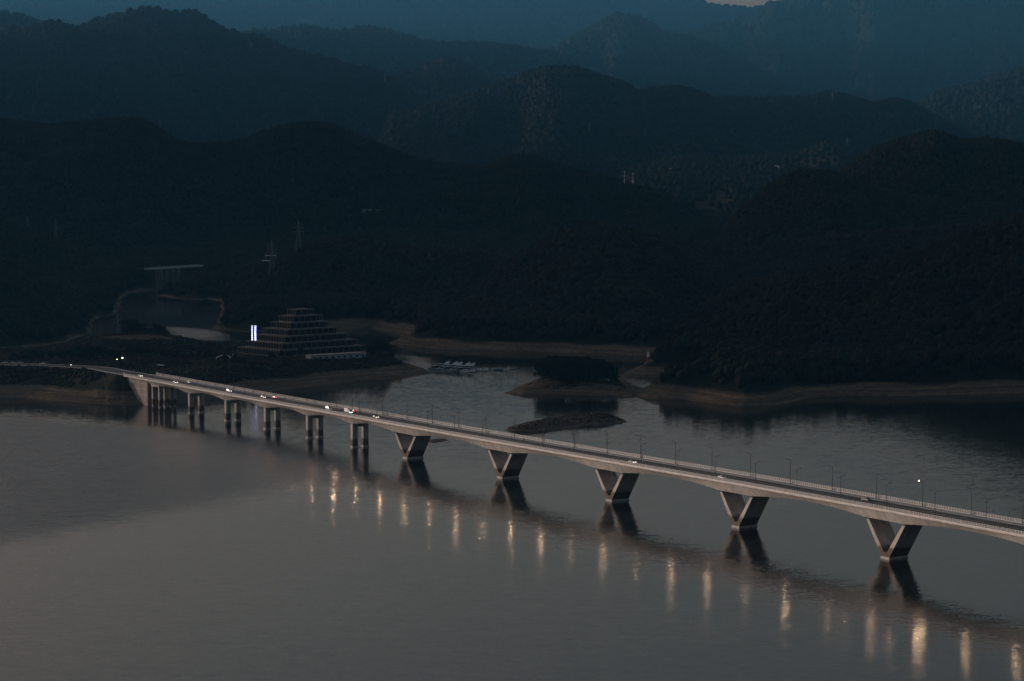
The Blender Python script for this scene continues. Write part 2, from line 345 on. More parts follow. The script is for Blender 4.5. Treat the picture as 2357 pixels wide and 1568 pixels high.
def terr(X, Y, full=False):
    X = np.asarray(X, float); Y = np.asarray(Y, float)
    az = np.arctan2(X, Y); r = np.hypot(X, Y)
    h = np.full(X.shape, 13.0) + 8 * vnoise(X / 180, Y / 180, 91)
    for (a, hh, R, W, Bk, sd_, rough) in RIDGES:
        hc = np.interp(az, a, hh)
        wob = 0.035 * R * fbm(az * R / 900.0, np.zeros_like(az) + sd_ * 3.1, sd_, 3)
        # keep the crest line's look from the lake while its distance wanders
        Rc = R + wob * 0.6
        hcc = HC + (hc - HC) * Rc / R
        spur = 1 + 0.42 * fbm(az * R / 330.0, r / 1500.0, sd_ + 40, 3)
        u = np.where(r < Rc, (Rc - r) / (W * spur), (r - Rc) / (Bk * spur))
        S = np.where(u < 1, 0.5 + 0.5 * np.cos(np.pi * np.clip(u, 0, 1)), 0) ** 0.85
        bumps = rough * min(9.0, R / 600) * fbm(X / (R / 28.), Y / (R / 28.), sd_ + 7, 4) * np.clip(u * 6, 0.25, 1)
        h = np.maximum(h, (hcc + 4) * S + bumps * (S > 0) - 4)
    dL = np.maximum(sdf(MAIN, X, Y), sdf(HILL_A, X, Y)) + 5 * fbm(X / 40, Y / 40, 77, 3)
    bank = np.where(dL > 0, 0.42 * dL, 0.5 * dL)
    h = np.where((az > -0.1615) & (az < -0.1448) & (r > 2900) & (r < 3330), np.minimum(h, 4.5), h)
    h = np.minimum(h, np.where(dL < 22, bank, bank + 0.25 * (dL - 22)))
    h = np.where(dL < 0, np.maximum(bank, -8), h)
    # promontory
    dP = sdf(PROM, X, Y) + 4 * fbm(X / 30, Y / 30, 78, 3)
    top = 13.2 + 2.2 * fbm(X / 70, Y / 70, 79, 3) + 9.0 * sstep(75, 22, np.hypot(X - MOUND[0], (Y - MOUND[1]) * 0.8)) + 3.5 * sstep(-180, -330, X)
    hp = np.where(dP > 0, np.minimum(0.30 * dP, top), np.maximum(0.5 * dP, -8))
    rd = path_dist(ROAD, X, Y)
    w = sstep(30, 11, rd) * (dP > 12)
    hp = hp * (1 - w) + (ROAD_Z - 0.35) * w
    bs = (X - B0[0]) * DR[0] + (Y - B0[1]) * DR[1]; bt = (X - B0[0]) * TV[0] + (Y - B0[1]) * TV[1]
    under = sstep(-600, -560, bs) * (np.abs(bt - 5.1) < 40)
    hp = np.where(under > 0, np.minimum(hp, 18.3 - 18 * under), hp)
    hd = np.hypot(X - HOTEL[0], Y - HOTEL[1]); w = sstep(75, 50, hd) * (dP > 20)
    hp = hp * (1 - w) + 13.5 * w
    h = np.maximum(h, hp)
    for Pg, cap, sl_, sd_ in ((ISLE1, 10.5, 0.40, 80), (ISLE2, 11.0, 0.38, 81), (ISLE3, 1.1, 0.3, 82)):
        d = sdf(Pg, X, Y) + (2.0 if sd_ < 82 else 0.4) * fbm(X / 14, Y / 14, sd_, 3)
        capn = cap * (1 + 0.25 * fbm(X / 35, Y / 35, sd_ + 5, 2))
        hi = np.where(d > 0, capn * (1 - np.exp(-sl_ * np.clip(d, 0, 200) / capn)), np.maximum(0.5 * d, -8))
        h = np.maximum(h, hi)
    if full: return h, dL, dP, rd
    return h

NA, NR = 640, 640
azs = np.concatenate([np.linspace(-0.62, -0.25, 46)[:-1], np.linspace(-0.25, 0.25, NA - 90), np.linspace(0.25, 0.62, 46)[1:]])
rs = np.exp(np.linspace(math.log(1330), math.log(34000), NR))
AZ, RR = np.meshgrid(azs, rs)
TX, TY = RR * np.sin(AZ), RR * np.cos(AZ)
TZ, TDL, TDP, TRD = terr(TX, TY, True)
clear = sstep(0.0, 0.35, fbm(TX / 260, TY / 200, 55, 3) + 0.15) * sstep(far(5200), far(5500), RR) * sstep(far(6300), far(6000), RR) * sstep(0.045, 0.062, AZ) * sstep(0.155, 0.14, AZ) * 0.5
bare_p = (TDP > 0) * np.maximum(sstep(45, 25, np.hypot(TX - MOUND[0], TY - MOUND[1])), sstep(-0.1, 0.3, fbm(TX / 40, TY / 40, 57, 3)) * 0.3)
clear = np.maximum(clear, bare_p)
lowbank = lambda x, y: sstep(-0.085, -0.115, np.arctan2(x, y)) * sstep(2050, 2150, np.hypot(x, y))
def grid_mesh(name, X, Y, Z, m, attrs):
    nr, na = X.shape
    me = bpy.data.meshes.new(name); nv = nr * na; nf = (nr - 1) * (na - 1)
    me.vertices.add(nv); me.vertices.foreach_set('co', np.stack([X, Y, Z], -1).astype(np.float32).ravel())
    i = np.arange(nr - 1)[:, None] * na + np.arange(na - 1)[None, :]
    q = np.stack([i, i + na, i + na + 1, i + 1], -1).reshape(-1, 4)[:, ::-1]
    me.loops.add(nf * 4); me.loops.foreach_set('vertex_index', q.ravel().astype(np.int32))
    me.polygons.add(nf); me.polygons.foreach_set('loop_start', np.arange(0, nf * 4, 4, dtype=np.int32)); me.polygons.foreach_set('loop_total', np.full(nf, 4, np.int32))
    me.polygons.foreach_set('use_smooth', np.ones(nf, bool))
    me.update(calc_edges=True)
    for k, v in attrs.items():
        a = me.attributes.new(k, 'FLOAT', 'POINT'); a.data.foreach_set('value', v.astype(np.float32).ravel())
    me.materials.append(m)
    o = bpy.data.objects.new(name, me); COL.objects.link(o); return o

def terrain_mat():
    m, nt, b = new_mat('terrain'); N = nt.nodes.new; L = nt.links.new
    b.inputs['Roughness'].default_value = 0.95; b.inputs['Specular IOR Level'].default_value = 0.05
    geo = N('ShaderNodeNewGeometry'); sx = N('ShaderNodeSeparateXYZ'); L(geo.outputs['Position'], sx.inputs[0])
    n1 = N('ShaderNodeTexNoise'); n1.inputs['Scale'].default_value = 0.02; n1.inputs['Detail'].default_value = 8; L(geo.outputs['Position'], n1.inputs['Vector'])
    n2 = N('ShaderNodeTexNoise'); n2.inputs['Scale'].default_value = 0.25; n2.inputs['Detail'].default_value = 6; n2.inputs['Roughness'].default_value = 0.7; L(geo.outputs['Position'], n2.inputs['Vector'])
    soil = N('ShaderNodeValToRGB'); e = soil.color_ramp.elements
    e[0].position = 0.36; e[0].color = (0.055, 0.043, 0.031, 1); e[1].position = 0.64; e[1].color = (0.22, 0.15, 0.092, 1)
    x = soil.color_ramp.elements.new(0.5); x.color = (0.12, 0.09, 0.06, 1)
    mp3 = N('ShaderNodeMapping'); mp3.inputs['Scale'].default_value = (0.018, 0.018, 1.1); L(geo.outputs['Position'], mp3.inputs[0])
    n3 = N('ShaderNodeTexNoise'); n3.inputs['Scale'].default_value = 1.0; n3.inputs['Detail'].default_value = 5; L(mp3.outputs[0], n3.inputs['Vector'])
    am = N('ShaderNodeMath'); am.operation = 'MULTIPLY_ADD'; am.inputs[1].default_value = 0.55; L(n3.outputs[0], am.inputs[0]); hm_ = N('ShaderNodeMath'); hm_.operation = 'MULTIPLY'; hm_.inputs[1].default_value = 0.45; L(n2.outputs[0], hm_.inputs[0]); L(hm_.outputs[0], am.inputs[2])
    L(am.outputs[0], soil.inputs[0])
    wood = N('ShaderNodeValToRGB'); e = wood.color_ramp.elements
    e[0].position = 0.35; e[0].color = (0.010, 0.013, 0.008, 1); e[1].position = 0.7; e[1].color = (0.022, 0.026, 0.015, 1)
    L(n1.outputs[0], wood.inputs[0])
    # bare drawdown band just above the water
    h = N('ShaderNodeMath'); h.operation = 'MULTIPLY_ADD'; h.inputs[1].default_value = 9.0; L(n1.outputs[0], h.inputs[0])
    lb = N('ShaderNodeAttribute'); lb.attribute_name = 'lowbank'; lz = N('ShaderNodeMath'); lz.operation = 'MULTIPLY_ADD'; lz.inputs[1].default_value = 5.5; L(lb.outputs['Fac'], lz.inputs[0]); L(sx.outputs[2], lz.inputs[2]); L(lz.outputs[0], h.inputs[2])
    r = N('ShaderNodeMapRange'); r.inputs['From Min'].default_value = 12.6; r.inputs['From Max'].default_value = 10.6; L(h.outputs[0], r.inputs['Value'])
    at_ = N('ShaderNodeAttribute'); at_.attribute_name = 'clear'
    mxx = N('ShaderNodeMath'); mxx.operation = 'MAXIMUM'; L(r.outputs[0], mxx.inputs[0])
    sc_ = N('ShaderNodeMath'); sc_.operation = 'MULTIPLY'; sc_.inputs[1].default_value = 0.7; L(at_.outputs['Fac'], sc_.inputs[0]); L(sc_.outputs[0], mxx.inputs[1])
    mx = N('ShaderNodeMix'); mx.data_type = 'RGBA'; L(mxx.outputs[0], mx.inputs[0]); L(wood.outputs[0], mx.inputs[6]); L(soil.outputs[0], mx.inputs[7])
    L(mx.outputs[2], b.inputs['Base Color'])
    bp = N('ShaderNodeBump'); bp.inputs['Strength'].default_value = 0.8; bp.inputs['Distance'].default_value = 2.0; L(n2.outputs[0], bp.inputs['Height']); L(bp.outputs[0], b.inputs['Normal'])
    return m
tag(grid_mesh('hills', TX, TY, TZ, terrain_mat(), {'clear': clear, 'lowbank': lowbank(TX, TY)}), 'wooded hills with bare brown banks rising from the lake', kind='structure')

# unseen hill added left of the view to shade the near woods
LX, LY = np.meshgrid(np.linspace(-4600, -1500, 110), np.linspace(2450, 8500, 170))
lt_ = np.clip((LY - 3350) / 3200, 0, 1); lx_ = -2750 - 350 * lt_
ld_ = np.hypot(LX - lx_, LY - np.clip(LY, 3650, 7200))
LZ = 850 * np.where(ld_ < 1050, 0.5 + 0.5 * np.cos(np.pi * np.clip(ld_ / 1050, 0, 1)), 0) * (1 + 0.3 * fbm(LX / 400, LY / 400, 98, 4)) - 8
tag(grid_mesh('hills', LX, LY, LZ, bpy.data.materials['terrain'], {'clear': np.zeros_like(LX)}), 'unseen hill added beyond the left bank to block the sun', kind='structure')
# the hillside the view is taken from; unseen heights and shoulders shaped to block light
VX, VY = np.meshgrid(np.linspace(-1500, 3600, 150), np.linspace(-2600, 1750, 140))
vd_ = sdf(np.array([(-1500, -1100), (-700, -350), (-250, 130), (0, 290), (230, 230), (520, 480), (800, 900), (1050, 1400), (1500, 1700), (6000, 1700), (6000, -6000), (-1500, -6000)], float), VX, VY)
VZ = np.where(vd_ > 0, np.minimum(0.5 * vd_, 430 * (1 - np.exp(-vd_ / 520))) * (1 + 0.25 * fbm(VX / 300, VY / 300, 99, 4)), np.maximum(vd_ * .5, -8.2))
VZ = np.minimum(VZ, np.where(np.hypot(VX, VY) < 120, 136 + 0.09 * np.hypot(VX, VY), 1e4))
tag(grid_mesh('hills', VX, VY, VZ, bpy.data.materials['terrain'], {'clear': np.zeros_like(VX)}), 'wooded hillside below the viewpoint, its unseen heights shaped to block light', kind='structure')

# ------------------------------------------------------------------ lake
def water_mat():
    m, nt, b = new_mat('lake_water'); N = nt.nodes.new; L = nt.links.new
    b.inputs['Base Color'].default_value = (0.010, 0.014, 0.015, 1); b.inputs['Roughness'].default_value = 0.035; b.inputs['IOR'].default_value = 1.333
    geo = N('ShaderNodeNewGeometry')
    at_ = N('ShaderNodeAttribute'); at_.attribute_name = 'ripple'
    rg = N('ShaderNodeMath'); rg.operation = 'MULTIPLY_ADD'; rg.inputs[1].default_value = 0.07; rg.inputs[2].default_value = 0.062; L(at_.outputs['Fac'], rg.inputs[0]); L(rg.outputs[0], b.inputs['Roughness'])
    tot = None
    for sc_, amp, st in ((1.1, 0.075, (1.0, 1.5, 1)), (0.34, 0.055, (0.7, 2.0, 1)), (0.11, 0.022, (0.6, 2.0, 1))):
        mp = N('ShaderNodeMapping'); mp.inputs['Scale'].default_value = st; mp.inputs['Rotation'].default_value = (0, 0, 0.12)
        L(geo.outputs['Position'], mp.inputs[0])
        nz = N('ShaderNodeTexNoise'); nz.inputs['Scale'].default_value = sc_; nz.inputs['Detail'].default_value = 1.5; L(mp.outputs[0], nz.inputs['Vector'])
        su = N('ShaderNodeVectorMath'); su.operation = 'SUBTRACT'; su.inputs[1].default_value = (0.5, 0.5, 0.5); L(nz.outputs['Color'], su.inputs[0])
        ml = N('ShaderNodeVectorMath'); ml.operation = 'SCALE'; ml.inputs['Scale'].default_value = amp * 2; L(su.outputs[0], ml.inputs[0])
        if tot is None: tot = ml.outputs[0]
        else:
            ad = N('ShaderNodeVectorMath'); ad.operation = 'ADD'; L(tot, ad.inputs[0]); L(ml.outputs[0], ad.inputs[1]); tot = ad.outputs[0]
    am = N('ShaderNodeVectorMath'); am.operation = 'SCALE'; L(tot, am.inputs[0]); L(at_.outputs['Fac'], am.inputs['Scale'])
    fl = N('ShaderNodeVectorMath'); fl.operation = 'MULTIPLY'; fl.inputs[1].default_value = (1, 1, 0); L(am.outputs[0], fl.inputs[0])
    up = N('ShaderNodeVectorMath'); up.operation = 'ADD'; up.inputs[1].default_value = (0, 0, 1); L(fl.outputs[0], up.inputs[0])
    no = N('ShaderNodeVectorMath'); no.operation = 'NORMALIZE'; L(up.outputs[0], no.inputs[0])
    L(no.outputs[0], b.inputs['Normal'])
    return m
WX, WY = np.meshgrid(np.linspace(-1400, 1500, 150), np.linspace(150, 3600, 180))
# wind-ruffled reaches of the lake (broad patches on the water)
ruff1 = sdf(poly([(-300, 952), (60, 958), (250, 975), (430, 990), (640, 1010), (820, 1060), (760, 1105), (500, 1150), (240, 1205), (0, 1258), (-300, 1290)]), WX, WY)
ripple = 0.58 + 0.25 * fbm(WX / 220, WY / 300, 61, 3) + 2.3 * sstep(-14, 22, ruff1 + 10 * fbm(WX / 60, WY / 80, 63, 2))
ripple = ripple * (1 - 0.55 * sstep(120, 320, WX) * sstep(1150, 1350, WY)) * (1 - 0.85 * sstep(1860, 1960, WY))
for pts in ([(380, 752), (470, 757), (520, 772), (510, 785), (400, 782), (384, 768)], [(10, 826), (60, 812), (135, 799), (140, 806), (60, 826)], [(812, 757), (864, 757), (864, 770), (812, 771)], [(930, 818), (975, 822), (1000, 852), (965, 842)], [(1446, 884), (1490, 893), (1470, 898)]):
    ripple = ripple + 1.3 * sstep(-14, 20, sdf(poly(pts), WX, WY) + 16 * fbm(WX / 26, WY / 60, 66, 3))
lake = grid_mesh('lake_water', WX, WY, np.zeros_like(WX), water_mat(), {'ripple': np.clip(ripple, 0.12, 3.2)})
tag(lake, 'calm grey lake with long reflections', kind='structure')

# ------------------------------------------------------------------ forest (a mass nobody could count)
def scatter(r0, r1, spacing, amax=0.26):
    area = amax * (r1 * r1 - r0 * r0); n = int(area / spacing ** 2)
    r = np.sqrt(rng.uniform(r0 * r0, r1 * r1, n)); a = rng.uniform(-amax, amax, n)
    x, y = r * np.sin(a), r * np.cos(a); h, dl, dp, rd = terr(x, y, True)
    cl = sstep(0.0, 0.35, fbm(x / 260, y / 200, 55, 3) + 0.15) * sstep(far(5200), far(5500), r) * sstep(far(6300), far(6000), r) * sstep(0.045, 0.062, a) * sstep(0.155, 0.14, a)
    corr = (a > -0.1615) & (a < -0.1448) & (r > 2900) & (r < 3340)
    keep = ~(corr & (r > 3150)) & (h > 7.5 + 4.5 * vnoise(x / 22, y / 22, 5) - 5.5 * lowbank(x, y) - 6.0 * corr) & (dl > 8 - 4 * lowbank(x, y)) & (dp < -20) & (rng.random(n) > cl * 0.85)
    return x[keep], y[keep], h[keep]
def leaf_cloud_group(name, variants, mat_, subdiv=2):
    ng = bpy.data.node_groups.new(name, 'GeometryNodeTree')
    ng.interface.new_socket('Geometry', in_out='INPUT', socket_type='NodeSocketGeometry'); ng.interface.new_socket('Geometry', in_out='OUTPUT', socket_type='NodeSocketGeometry')
    N = ng.nodes.new; L = ng.links.new
    gi = N('NodeGroupInput'); go = N('NodeGroupOutput')
    jn = N('GeometryNodeJoinGeometry')
    for k, (rad, zs, amp) in enumerate(variants):
        ic = N('GeometryNodeMeshIcoSphere'); ic.inputs['Radius'].default_value = 1.0; ic.inputs['Subdivisions'].default_value = subdiv
        nz = N('ShaderNodeTexNoise'); nz.noise_dimensions = '4D'; nz.inputs['W'].default_value = k * 3.7; nz.inputs['Scale'].default_value = 1.9; nz.inputs['Detail'].default_value = 3
        pos = N('GeometryNodeInputPosition'); L(pos.outputs[0], nz.inputs['Vector'])
        mr = N('ShaderNodeMath'); mr.operation = 'MULTIPLY_ADD'; mr.inputs[1].default_value = amp; mr.inputs[2].default_value = 1 - amp * 0.5; L(nz.outputs[0], mr.inputs[0])
        sc1 = N('ShaderNodeVectorMath'); sc1.operation = 'SCALE'; L(pos.outputs[0], sc1.inputs[0]); L(mr.outputs[0], sc1.inputs['Scale'])
        sc2 = N('ShaderNodeVectorMath'); sc2.operation = 'MULTIPLY'; sc2.inputs[1].default_value = (rad, rad, rad * zs); L(sc1.outputs[0], sc2.inputs[0])
        ad = N('ShaderNodeVectorMath'); ad.operation = 'ADD'; ad.inputs[1].default_value = (0, 0, rad * zs * 0.75); L(sc2.outputs[0], ad.inputs[0])
        st = N('GeometryNodeSetPosition'); L(ic.outputs['Mesh'], st.inputs['Geometry']); L(ad.outputs[0], st.inputs['Position'])
        sm = N('GeometryNodeSetMaterial'); sm.inputs['Material'].default_value = mat_; L(st.outputs[0], sm.inputs[0])
        g2 = N('GeometryNodeGeometryToInstance'); L(sm.outputs[0], g2.inputs[0]); L(g2.outputs[0], jn.inputs[0])
    ip = N('GeometryNodeInstanceOnPoints'); ip.inputs['Pick Instance'].default_value = True
    L(gi.outputs[0], ip.inputs['Points']); L(jn.outputs[0], ip.inputs['Instance'])
    na = N('GeometryNodeInputNamedAttribute'); na.data_type = 'FLOAT'; na.inputs['Name'].default_value = 'size'; L(na.outputs[0], ip.inputs['Scale'])
    rv = N('FunctionNodeRandomValue'); rv.data_type = 'FLOAT_VECTOR'; rv.inputs[0].default_value = (-0.15, -0.15, 0); rv.inputs[1].default_value = (0.15, 0.15, 6.28)
    L(rv.outputs[0], ip.inputs['Rotation'])
    L(ip.outputs[0], go.inputs[0])
    return ng
def cloud(name, x, y, z, size, ng, label):
    me = bpy.data.meshes.new(name); me.vertices.add(len(x)); me.vertices.foreach_set('co', np.stack([x, y, z], -1).astype(np.float32).ravel())
    a = me.attributes.new('size', 'FLOAT', 'POINT'); a.data.foreach_set('value', np.asarray(size, np.float32))
    o = bpy.data.objects.new(name, me); COL.objects.link(o)
    md = o.modifiers.new('crowns', 'NODES'); md.node_group = ng
    return tag(o, label, kind='stuff')
NG_F = leaf_cloud_group('forest_crowns', [(1, 1.0, 0.9), (1, 1.25, 0.8), (1, 0.85, 1.0), (0.85, 1.6, 0.7), (1.05, 1.1, 1.1)], M['forest'])
x1, y1, z1 = scatter(1500, 3300, 6.6, 0.30); x2, y2, z2 = scatter(3300, 6600, 10.0); x3, y3, z3 = scatter(6600, 11500, 18.0); x4, y4, z4 = scatter(11500, 20000, 38.0); x5, y5, z5 = scatter(20000, 31000, 62.0)
sz = np.concatenate([rng.uniform(2.9, 5.0, len(x1)), rng.uniform(4.2, 6.8, len(x2)), rng.uniform(7, 12, len(x3)), rng.uniform(13, 22, len(x4)), rng.uniform(19, 32, len(x5))])
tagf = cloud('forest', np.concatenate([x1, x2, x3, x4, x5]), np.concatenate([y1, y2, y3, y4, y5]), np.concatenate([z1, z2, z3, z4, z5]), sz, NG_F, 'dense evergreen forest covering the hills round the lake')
print('forest', len(sz))
# ------------------------------------------------------------------ bridge
bridge = empty('road_bridge', B0.tolist() + [0], BRZ, 'long pale concrete road bridge on V shaped and twin column piers across the lake', 'bridge')
VC = [-2.6 + 99.7 * k for k in (-2, -1, 0, 1, 2, 3)]
TWINS = [-491.5, -435.0, -378.0, -320.8, -264.2]
def depth_of(s):        # girder depth below the railing top
    if s > -240:
        d = 5.0
        for c in VC:
            if abs(s - c) < 12.4: return 7.1
        near = min(abs(s - c) for c in VC) - 12.4
        if s < VC[0]:
            u = min(1, near / 34.0)
        else: u = min(1, near / 37.4)
        return 7.1 - 2.1 * (1 - (1 - u) ** 2)
    near = min(min(abs(s - c) for c in TWINS), abs(s - (-548)))
    u = max(0.0, min(1, (near - 4.0) / 20.0))
    return 6.5 - 1.75 * (1 - (1 - u) ** 1.5)
SS = sorted(set(list(np.arange(S_LEFT + 34, S_RIGHT + 0.1, 3.0)) + [c + d for c in VC for d in (-12.5, -12.3, 12.3, 12.5)] + [c + d for c in TWINS for d in (-4, 4)]))
SS = [s for s in SS if S_LEFT + 33 <= s <= S_RIGHT]
g = MB()
rings = []
for s in SS:
    z = ztop(s); b = z - depth_of(s)
    rings.append([(s, -5.8, z - 2.35), (s, -3.6, z - 2.75), (s, -0.35, b), (s, 10.55, b), (s, 13.8, z - 2.75), (s, 16.0, z - 2.35)])
g.loft(rings); g.build('box_girder', M['concrete'], bridge)
d = MB(); rings = []
for s in np.arange(S_LEFT, S_RIGHT + 0.1, 8.0):
    z = zwalk(s) - 0.2
    rings.append([(s, -6.0, z - 0.55), (s, 16.2, z - 0.55), (s, 16.2, z), (s, -6.0, z)])
d.loft(rings); d.build('deck_slab', M['concrete'], bridge)
def strip(t0, t1, zf, zt=0.0, s0=S_LEFT, s1=S_RIGHT, step=8.0):
    mb = MB(); ss = np.arange(s0, s1 + 0.01, step)
    rr = [[(s, t0, zf(s) - zt), (s, t1, zf(s) - zt), (s, t1, zf(s)), (s, t0, zf(s))] for s in ss]
    return mb.loft(rr)
strip(-1.1, 11.3, lambda s: zroad(s) + 0.03, 0.04).build('carriageway', M['asphalt'], bridge)
strip(-5.35, -1.12, zwalk, 0.19).build('pavement', M['walk'], bridge)
strip(11.32, 15.55, zwalk, 0.19).build('pavement', M['walk'], bridge)
mk = MB()
for t, dash in ((5.02, 0), (5.22, 0), (2.0, 1), (8.2, 1), (-0.8, 0), (11.0, 0)):
    s = S_LEFT
    while s < S_RIGHT - 8:
        L_ = 4.0 if dash else 8.0; z = [zroad(s) + 0.036, zroad(s + L_) + 0.036]
        mk.add([(s, t - 0.07, z[0]), (s + L_, t - 0.07, z[1]), (s + L_, t + 0.07, z[1]), (s, t + 0.07, z[0])], [(0, 1, 2, 3)])
        s += 10.0 if dash else 8.0
mk.build('lane_markings', M['paint'], bridge)
def railing(t, side, s0):
    mb = MB(); step = 1.5
    s = s0
    while s < S_RIGHT - 2:
        z = ztop(s); mb.box((s, t, z - 0.66), (0.22, 0.2, 1.36)); s += step
    for s in np.arange(s0, S_RIGHT - 8, 8.0):
        a, b_ = ztop(s), ztop(s + 8)
        for dz, hh, w in ((0.0, 0.12, 0.2), (-0.36, 0.09, 0.08), (-0.64, 0.09, 0.08), (-0.92, 0.09, 0.08)):
            mb.hexa([(s, t - w / 2, a + dz - hh), (s + 8, t - w / 2, b_ + dz - hh), (s + 8, t + w / 2, b_ + dz - hh), (s, t + w / 2, a + dz - hh),
                     (s, t - w / 2, a + dz), (s + 8, t - w / 2, b_ + dz), (s + 8, t + w / 2, b_ + dz), (s, t + w / 2, a + dz)])
        kz = 1.28
        mb.hexa([(s, t - 0.2, a - 1.72), (s + 8, t - 0.2, b_ - 1.72), (s + 8, t + 0.2, b_ - 1.72), (s, t + 0.2, a - 1.72),
                 (s, t - 0.2, a - kz), (s + 8, t - 0.2, b_ - kz), (s + 8, t + 0.2, b_ - kz), (s, t + 0.2, a - kz)])
    mb.box((s0 - 0.5, t, ztop(s0) - 0.6), (1.0, 0.7, 2.2))
    return mb.build('railing', M['rail'], bridge)
railing(-5.6, 1, S_LEFT + 0.6); railing(15.8, 1, S_LEFT + 9)
for c in VC:
    zb = ztop(c) - 7.1
    v = MB()
    A = [(c - 2.5, -1.5), (c + 2.5, -1.5), (c + 2.5, 1.0), (c + 12.35, zb), (c + 10.75, zb), (c + 0.9, 2.9), (c - 0.9, 2.9), (c - 10.75, zb), (c - 12.35, zb), (c - 2.5, 1.0)]
    n = len(A); t0, t1 = 0.0, 10.2
    q = [(x, t0, z) for x, z in A] + [(x, t1, z) for x, z in A]
    fs = [(n + i, n + (i + 1) % n, (i + 1) % n, i) for i in range(n)]
    for o_ in (0, n):
        for f in ((0, 1, 2, 9), (9, 2, 5, 6), (2, 3, 4, 5), (9, 6, 7, 8)):
            fs.append(tuple(o_ + i for i in f))
    v.add(q, fs); p = v.build('forked_pier', M['pier'], bridge)
    MB().box((c, 5.1, -0.2), (5.5, 10.7, 1.5)).build('footing_collar', M['pier'], p)
    for x in (c - 11.9, c + 11.3):
        MB().box((x, -0.25, zb - 0.3), (0.7, 0.5, 0.7)).build('bearing', M['black'], p)
for c in TWINS:
    p = empty('twin_pier'); p.parent = bridge
    zb = ztop(c) - 6.5
    for t in (1.5, 8.7):
        col = MB(); w, k = 1.75, 0.55
        pl = [(c - w, t - w + k), (c - w + k, t - w), (c + w - k, t - w), (c + w, t - w + k), (c + w, t + w - k), (c + w - k, t + w), (c - w + k, t + w), (c - w, t + w - k)]
        col.prism(pl, -1.5, zb - 0.3, 'z'); o = col.build('column', M['pier'], p)
        cl = MB(); w, k = 2.0, 0.6
        pl = [(c - w, t - w + k), (c - w + k, t - w), (c + w - k, t - w), (c + w, t - w + k), (c + w, t + w - k), (c + w - k, t + w), (c - w + k, t + w), (c - w, t + w - k)]
        cl.prism(pl, -1.4, 0.8, 'z').build('footing_collar', M['pier'], o)
        MB().box((c, t, zb - 0.15), (1.6, 1.6, 0.32)).build('bearing', M['black'], o)
    MB().box((c, 5.1, zb - 1.45), (1.8, 3.6, 1.7)).build('cross_beam', M['pier'], p)
# abutment: stone faced wing wall, end wall and the slender columns in front of it
ab = MB(); ab.hexa([(-586, -3.0, -1), (-553.5, -3.0, -1), (-553.5, 13.2, -1), (-586, 13.2, -1), (-586, -3.0, 17.9), (-553.5, -3.0, 17.9), (-553.5, 13.2, 17.9), (-586, 13.2, 17.9)])
ao = ab.build('abutment', M['stone'], bridge)
cb = MB()
for z in (15.2, 11.2, 7.2): cb.box((-570, -3.06, z), (33, 0.14, 0.35))
for k in range(7): cb.box((-584.0 + 4.6 * k, -3.05, 8.6), (0.25, 0.12, 17.0))
cb.box((-594, -2.2, 15.2), (16, 0.5, 0.45))
cb.build('stone_courses', M['concrete'], ao)
for s_ in (-549.5, -538.5):
    for t in (-0.5, 3.4, 7.0, 10.8):
        MB().box((s_, t, 6.6), (1.6, 1.6, 15.4)).build('column', M['pier'], ao)
MB().box((-544, 5.1, 14.75), (13, 13.5, 1.2)).build('bearing_shelf', M['pier'], ao)

# shore road leading off the bridge
def ribbon(P, w, z, th=0.3):
    mb = MB(); rings = []
    for i, p in enumerate(P):
        d_ = P[min(i + 1, len(P) - 1)] - P[max(i - 1, 0)]; d_ = d_ / np.linalg.norm(d_); n_ = np.array([-d_[1], d_[0]]) * w / 2
        rings.append([(p[0] - n_[0], p[1] - n_[1], z - th), (p[0] + n_[0], p[1] + n_[1], z - th), (p[0] + n_[0], p[1] + n_[1], z), (p[0] - n_[0], p[1] - n_[1], z)])
    return mb.loft(rings)
tag(ribbon(ROAD, 13.4, ROAD_Z + 0.0).build('shore_road', M['asphalt']), 'asphalt road curving from the bridge end along the shore', kind='structure')
kb = MB(); 
for sg in (-1, 1):
    R2 = []
    for i, p in enumerate(ROAD):
        d_ = ROAD[min(i + 1, len(ROAD) - 1)] - ROAD[max(i - 1, 0)]; d_ = d_ / np.linalg.norm(d_); R2.append(p + np.array([-d_[1], d_[0]]) * sg * 7.6)
    kk = ribbon(np.array(R2), 1.6, ROAD_Z + 0.14, 0.5); kb.add(kk.v, kk.f)
tag(kb.build('shore_kerb', M['walk']), 'pale kerbs along both sides of the shore road', kind='structure')

